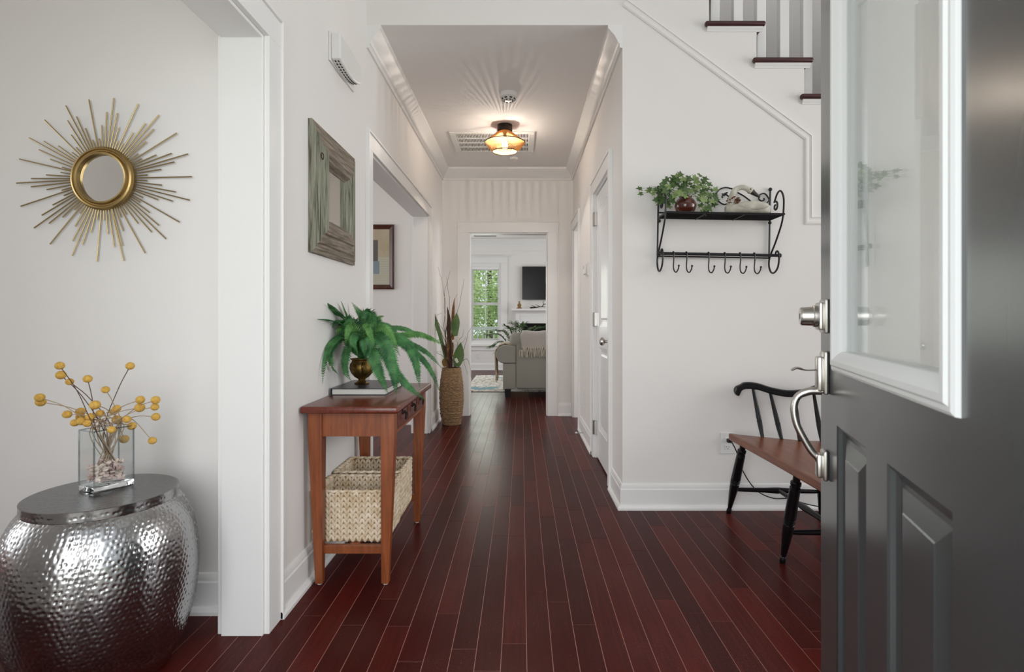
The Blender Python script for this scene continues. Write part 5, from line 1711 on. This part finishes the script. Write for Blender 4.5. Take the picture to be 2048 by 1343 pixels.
mb.ell(sx_(1085, 345), (0.012, 0.0025, 0.005), Matrix.Rotation(0.7, 4, 'Y'), 10, 6)
# mirrored half behind the ivy
def neg(p): return (-p[0], p[1], p[2])
mb.tube(catmull([neg(sx_(*q)) for q in ((1630, 480), (1620, 400), (1570, 335), (1515, 345), (1500, 390), (1530, 418), (1565, 405), (1555, 385))], 5), 0.0042, 6)
mb.build('back_scrollwork', IR, cr, local=True, smooth=True)

# ivy in a round brown pot on the rack
IP = Vector((0.893, YF - 0.115, 1.6475))
iv = thing('potted_ivy', 'ivy plant in round glossy brown pot on iron wall shelf', 'plant', IP)
MB().lathe([(0, 0), (0.032, 0), (0.048, 0.012), (0.058, 0.036), (0.056, 0.056), (0.044, 0.076), (0.032, 0.086), (0.034, 0.094), (0.028, 0.094), (0.024, 0.084), (0, 0.08)], IP, 36).build('pot', M['pot_brown'], iv, smooth=40)


def ivy_mesh(m):
    mb = MB()
    out = [(0, 0), (-0.30, -0.22), (-0.52, 0.02), (-0.36, 0.22), (-0.68, 0.52), (-0.26, 0.50), (0, 1.02), (0.26, 0.50), (0.68, 0.52), (0.36, 0.22), (0.52, 0.02), (0.30, -0.22)]
    vs = [(x, y, 0.10 * abs(x) - 0.10 * y * y) for x, y in out] + [(0, 0.3, -0.02)]
    n = len(out)
    mb.add(vs, [(i, n, (i + 1) % n) for i in range(n)])
    return mb.mesh('ivy_leaf', m)


ivm = [ivy_mesh(M['ivy_dark']), ivy_mesh(M['ivy_light'])]
rng = random.Random(5)
spots = [(112, 275), (125, 335), (228, 280), (215, 300), (270, 330), (300, 290), (330, 390), (300, 410), (350, 440), (400, 200), (385, 250), (430, 170), (455, 300), (420, 340), (390, 410), (440, 440), (450, 480), (500, 420), (555, 120), (590, 105), (520, 140), (540, 225), (560, 180), (500, 240), (620, 160), (670, 175), (480, 200), (600, 260), (640, 220), (760, 140), (820, 120), (780, 190), (700, 220), (720, 170), (860, 190), (880, 160), (920, 220), (830, 240), (800, 260), (760, 300), (850, 300), (900, 280), (960, 290), (1000, 280), (990, 350), (940, 350), (880, 340), (830, 350), (800, 400), (860, 400), (900, 430), (960, 420), (1010, 400), (980, 460), (830, 470), (870, 500), (850, 560), (890, 545), (920, 500), (640, 360), (590, 330), (550, 320), (520, 360), (480, 380), (340, 330), (370, 290), (270, 300), (650, 290), (700, 300), (740, 250), (930, 390), (870, 250), (450, 250), (410, 300), (500, 180), (690, 150), (580, 290), (610, 310)]
stems = MB()
for i, (zx, zy) in enumerate(spots):
    dx = abs(zx - 650) / 600
    Y = YF - 0.115 + rng.uniform(-0.07, 0.05) * (1 - 0.4 * dx)
    if zx < 320:
        Y = YF - 0.13 + rng.uniform(-.02, .02)
    p = at(1260 + zx / 5.84, 330 + zy / 5.84, Y)
    o = bpy.data.objects.new('leaf', ivm[1 if rng.random() < 0.40 else 0])
    scene.collection.objects.link(o)
    o.parent = iv
    s = rng.uniform(0.028, 0.041) * (1.0 if zx > 320 else 0.85)
    Yd = Vector((rng.uniform(-0.5, 0.5), -1, rng.uniform(0.1, 0.9))).normalized()
    up = Vector(((zx - 650) / 400 + rng.uniform(-.8, .8), -0.2, (420 - zy) / 300 - 0.25 + rng.uniform(-.7, .7)))
    up = (up - Yd * up.dot(Yd)).normalized()
    xa = up.cross(Yd)
    R = Matrix((xa, up, Yd)).transposed().to_4x4()
    o.matrix_local = Matrix.Translation(p - IP - R.to_3x3() @ Vector((0, s * 0.3, 0))) @ R @ Matrix.Scale(s, 4)
    if i % 2 == 0 or zx < 320:
        c0 = IP + Vector((rng.uniform(-.02, .02), rng.uniform(-.02, .02), 0.088))
        stems.tube(catmull([c0, c0.lerp(p, 0.5) + Vector((0, -0.01, 0.03)), p], 4), 0.0009, 4)
stems.build('vines', M['stem_green'], iv, smooth=True)

# swan decoy
SW = Vector((1.232, YF - 0.105, 1.6425))
sw = thing('swan_figurine', 'weathered white wooden swan with dark beak on iron wall shelf', 'figurine', SW)
mb = MB()
body = []
n = 20
for i in range(n + 1):
    t = i / n
    x = -0.118 + 0.245 * t
    wv = math.sin(math.pi * min(1, t * 0.93 + 0.06)) ** 0.65
    body.append((x, 0.044 * wv + 0.002, 0.034 * wv * (1 if t < 0.7 else 1 - (t - .7) * 1.2) + 0.002, 0.034 + 0.012 * t ** 2))
vs, fs = [], []
for (x, wy, wz, zc) in body:
    for j in range(16):
        a = 2 * math.pi * j / 16
        vs.append(SW + Vector((x, wy * math.cos(a), max(0.0, zc + (wz if math.sin(a) > 0 else 0.034) * math.sin(a)))))
for i in range(n):
    for j in range(16):
        fs.append((i * 16 + j, i * 16 + (j + 1) % 16, (i + 1) * 16 + (j + 1) % 16, (i + 1) * 16 + j))
fs += [tuple(range(16)), tuple(range(n * 16, n * 16 + 16))[::-1]]
mb.add(vs, fs)
def sz_(zx, zy, dy=0):
    return at(1260 + zx / 5.84, 330 + zy / 5.84, SW.y + dy)
nk = catmull([sz_(1175, 500), sz_(1180, 430), sz_(1195, 360), sz_(1215, 300), sz_(1265, 268), sz_(1330, 262), sz_(1390, 290), sz_(1425, 310)], 5)
mb.tube(nk, [0.024 - 0.010 * min(1, i / 14) for i in range(len(nk) - 8)] + [0.014, 0.0145, 0.0165, 0.0185, 0.0195, 0.019, 0.0165, 0.013], 12)
mb.build('body', M['swan'], sw, smooth=60, recalc=True)
MB().tube([sz_(1415, 305), sz_(1450, 330), sz_(1490, 358), sz_(1520, 375)], [0.0165, 0.012, 0.008, 0.003], 10).tube([sz_(1405, 275, -.016), sz_(1425, 300, -.014)], [0.003, 0.005], 6).build('beak', M['beak'], sw, smooth=True)
for s in (-1, 1):
    mb = MB().ell(SW + Vector((0.02, s * 0.036, 0.044)), (0.085, 0.014, 0.024), None, 16, 8)
    mb.build('wing', M['swan'], sw, smooth=True)
wr = MB(); wb = MB()
for i in range(34):
    a = rng.uniform(0, 6.28)
    c = sz_(1175 + 0, 425) + Vector((0.030 * math.cos(a) + 0.008 + 0.01 * rng.random(), 0.030 * math.sin(a), rng.uniform(-.014, .016)))
    if i % 3 == 0:
        wb.ell(c + Vector((0, -0.004, 0.004)), (0.0045, 0.0045, 0.0045), None, 8, 5)
    else:
        Mr = Matrix.Rotation(rng.uniform(0, 6), 4, 'Z') @ Matrix.Rotation(rng.uniform(0, 3), 4, 'X')
        wr.ell(c, (0.012, 0.005, 0.002), Mr, 6, 4)
wre = wr.build('wreath', mat('dry_wreath', srgb(122, 98, 76), 0.9, var=(srgb(88, 62, 50), 60, 2)), sw, smooth=True)
wb.build('berries', mat('red_berry', srgb(104, 44, 36), 0.4), wre, smooth=True)

# ------------------------------------------------------------------ bench
bn = thing('bench', 'spindle-arm bench with cherry seat and black turned legs behind front door', 'bench', (1.37, 2.4, 0))
BX0, BX1, BY0, BY1, BZ2 = 1.142, 1.62, 1.62, 3.035, 0.445
mb = MB()
out = []
for i in range(21):
    t = i / 20
    y = BY1 - (BY1 - BY0) * t
    out.append((BX0 + 0.016 * math.sin(math.pi * t) * 0.6, y))
for i in range(13):
    t = i / 12
    out.append((BX0 + (BX1 - BX0) * t, BY0 + 0.05 * math.sin(math.pi * t)))
out += [(BX1, BY1 - 0.19)]
for i in range(1, 13):
    t = i / 12
    x_ = BX1 + (BX0 - BX1) * t
    out.append((x_, BY1 - 0.19 * min(1, (x_ - BX0) / 0.33) ** 0.85))
cl = []
for p in out:
    if not cl or (Vector(p) - Vector(cl[-1])).length > 0.004:
        cl.append(p)
if (Vector(cl[0]) - Vector(cl[-1])).length < 0.004:
    cl.pop()
mb.prism(cl, lambda u, v, a: Vector((u, v, a)), BZ2 - 0.038, BZ2)
mb.build('seat', M['cherry'], bn, bevel=0.006, recalc=True)
BL = M['black_wood']


def turned(mb, p0, p1, prof, n=14):
    """prof: (fraction, radius) along p0->p1"""
    p0, p1 = Vector(p0), Vector(p1)
    ax = (p1 - p0)
    R = ax.to_track_quat('Z', 'Y').to_matrix().to_4x4()
    mb.lathe([(0, 0)] + [(r, f * ax.length) for f, r in prof] + [(0, ax.length)], p0, n, R)


LEG = [(0, 0.012), (0.03, 0.014), (0.06, 0.013), (0.08, 0.009), (0.10, 0.012), (0.30, 0.020), (0.42, 0.024), (0.46, 0.0235), (0.465, 0.021), (0.48, 0.025), (0.485, 0.021), (0.50, 0.025), (0.505, 0.021), (0.52, 0.025), (0.525, 0.022), (0.53, 0.025), (0.70, 0.0235), (0.86, 0.022), (0.865, 0.019), (0.88, 0.022), (0.89, 0.015), (0.91, 0.022), (0.94, 0.022), (0.95, 0.015), (1.0, 0.015)]
legs = [((1.146, 3.045), (1.157, 2.875)), ((1.150, 2.425), (1.162, 2.32)), ((1.150, 1.66), (1.162, 1.80)), ((1.63, 3.0), (1.575, 2.86)), ((1.63, 2.425), (1.575, 2.32)), ((1.63, 1.66), (1.575, 1.80))]
for (b, t) in legs:
    mb = MB()
    turned(mb, (b[0], b[1], 0.0), (t[0], t[1], BZ2 - 0.037), LEG)
    mb.build('leg', BL, bn, smooth=35)
STR = [(0, 0.008), (0.1, 0.011), (0.35, 0.013), (0.5, 0.017), (0.65, 0.013), (0.9, 0.011), (1, 0.008)]
for (a, b) in (((1.150, 2.99, 0.148), (1.612, 2.95, 0.148)), ((1.154, 2.388, 0.148), (1.61, 2.388, 0.148)), ((1.154, 1.71, 0.148), (1.61, 1.71, 0.148)), ((1.385, 2.97, 0.150), (1.385, 2.395, 0.150)), ((1.385, 2.38, 0.150), (1.385, 1.715, 0.150))):
    mb = MB(); turned(mb, a, b, STR); mb.build('stretcher', BL, bn, smooth=35)


def arm(ys, yin, name='arm'):
    mb = MB()
    ctr = [(1.205, 0.690), (1.235, 0.706), (1.30, 0.702), (1.38, 0.678), (1.47, 0.662), (1.56, 0.668), (1.63, 0.69)]
    path = catmull([(x, 0, z) for x, z in ctr], 6)
    top = [(p.x, p.z + 0.019) for p in path]
    bot = [(p.x, p.z - 0.019) for p in path][::-1]
    sc2 = [(1.205 + 0.030 * math.cos(a), 0.678 + 0.031 * math.sin(a)) for a in [math.radians(260 - k * 15) for k in range(0, 12)]]
    poly = sc2 + top[2:] + bot[:-2]
    mb.prism(poly, lambda u, v, a: Vector((u, a, v)), ys - 0.014, ys + 0.014)
    return mb.build('arm', BL, bn, bevel=0.006, recalc=True)


SPN = [(0, 0.0085), (0.2, 0.012), (0.34, 0.0135), (0.36, 0.0115), (0.38, 0.013), (0.75, 0.010), (1, 0.008)]
for ys, yb_ in ((3.04, 0.0), (1.61, 1.67)):
    arm(ys, 0)
    for xt, zt, xb, yq in ((1.280, 0.690, 1.284, 2.93), (1.375, 0.665, 1.360, 2.875), (1.510, 0.648, 1.432, 2.83), (1.615, 0.664, 1.54, 2.82)):
        mb = MB(); turned(mb, (xb, yb_ or yq, BZ2 - 0.002), (xt, ys, zt), SPN, 12); mb.build('spindle', BL, bn, smooth=35)
# back: crest rail and spindles along the far side
mb = MB().rbox(1.63, 1.66, 1.60, 3.05, 0.66, 0.74, 0.012, 3); mb.build('crest_rail', BL, bn, smooth=40)
for i in range(11):
    y = 1.75 + i * 0.115
    mb = MB(); turned(mb, (1.590, y, BZ2 - 0.002), (1.645, y, 0.67), SPN, 10); mb.build('spindle', BL, bn, smooth=35)

# plug and cord
pc_ = thing('power_cord', 'black power cord running from outlet down behind bench', 'cord', (1.164, YF - 0.01, 0.39))
a = at(1458, 880, YF - 0.012)
MB().rbox(a.x - 0.014, a.x + 0.012, YF - 0.036, YF - 0.009, a.z - 0.010, a.z + 0.010, 0.004, 2).build('plug', M['cord'], pc_)
MB().tube(catmull([(a.x, YF - 0.036, a.z), at(1466, 888, 3.04), at(1474, 905, 3.05), at(1483, 935, 3.06), at(1500, 965, 3.06), at(1520, 985, 3.06), at(1548, 996, 3.06), at(1580, 997, 3.06), at(1625, 1010, 3.05), (1.9, 3.03, 0.006), (2.3, 3.04, 0.006)], 6), 0.0032, 7).build('cable', M['cord'], pc_, smooth=True)
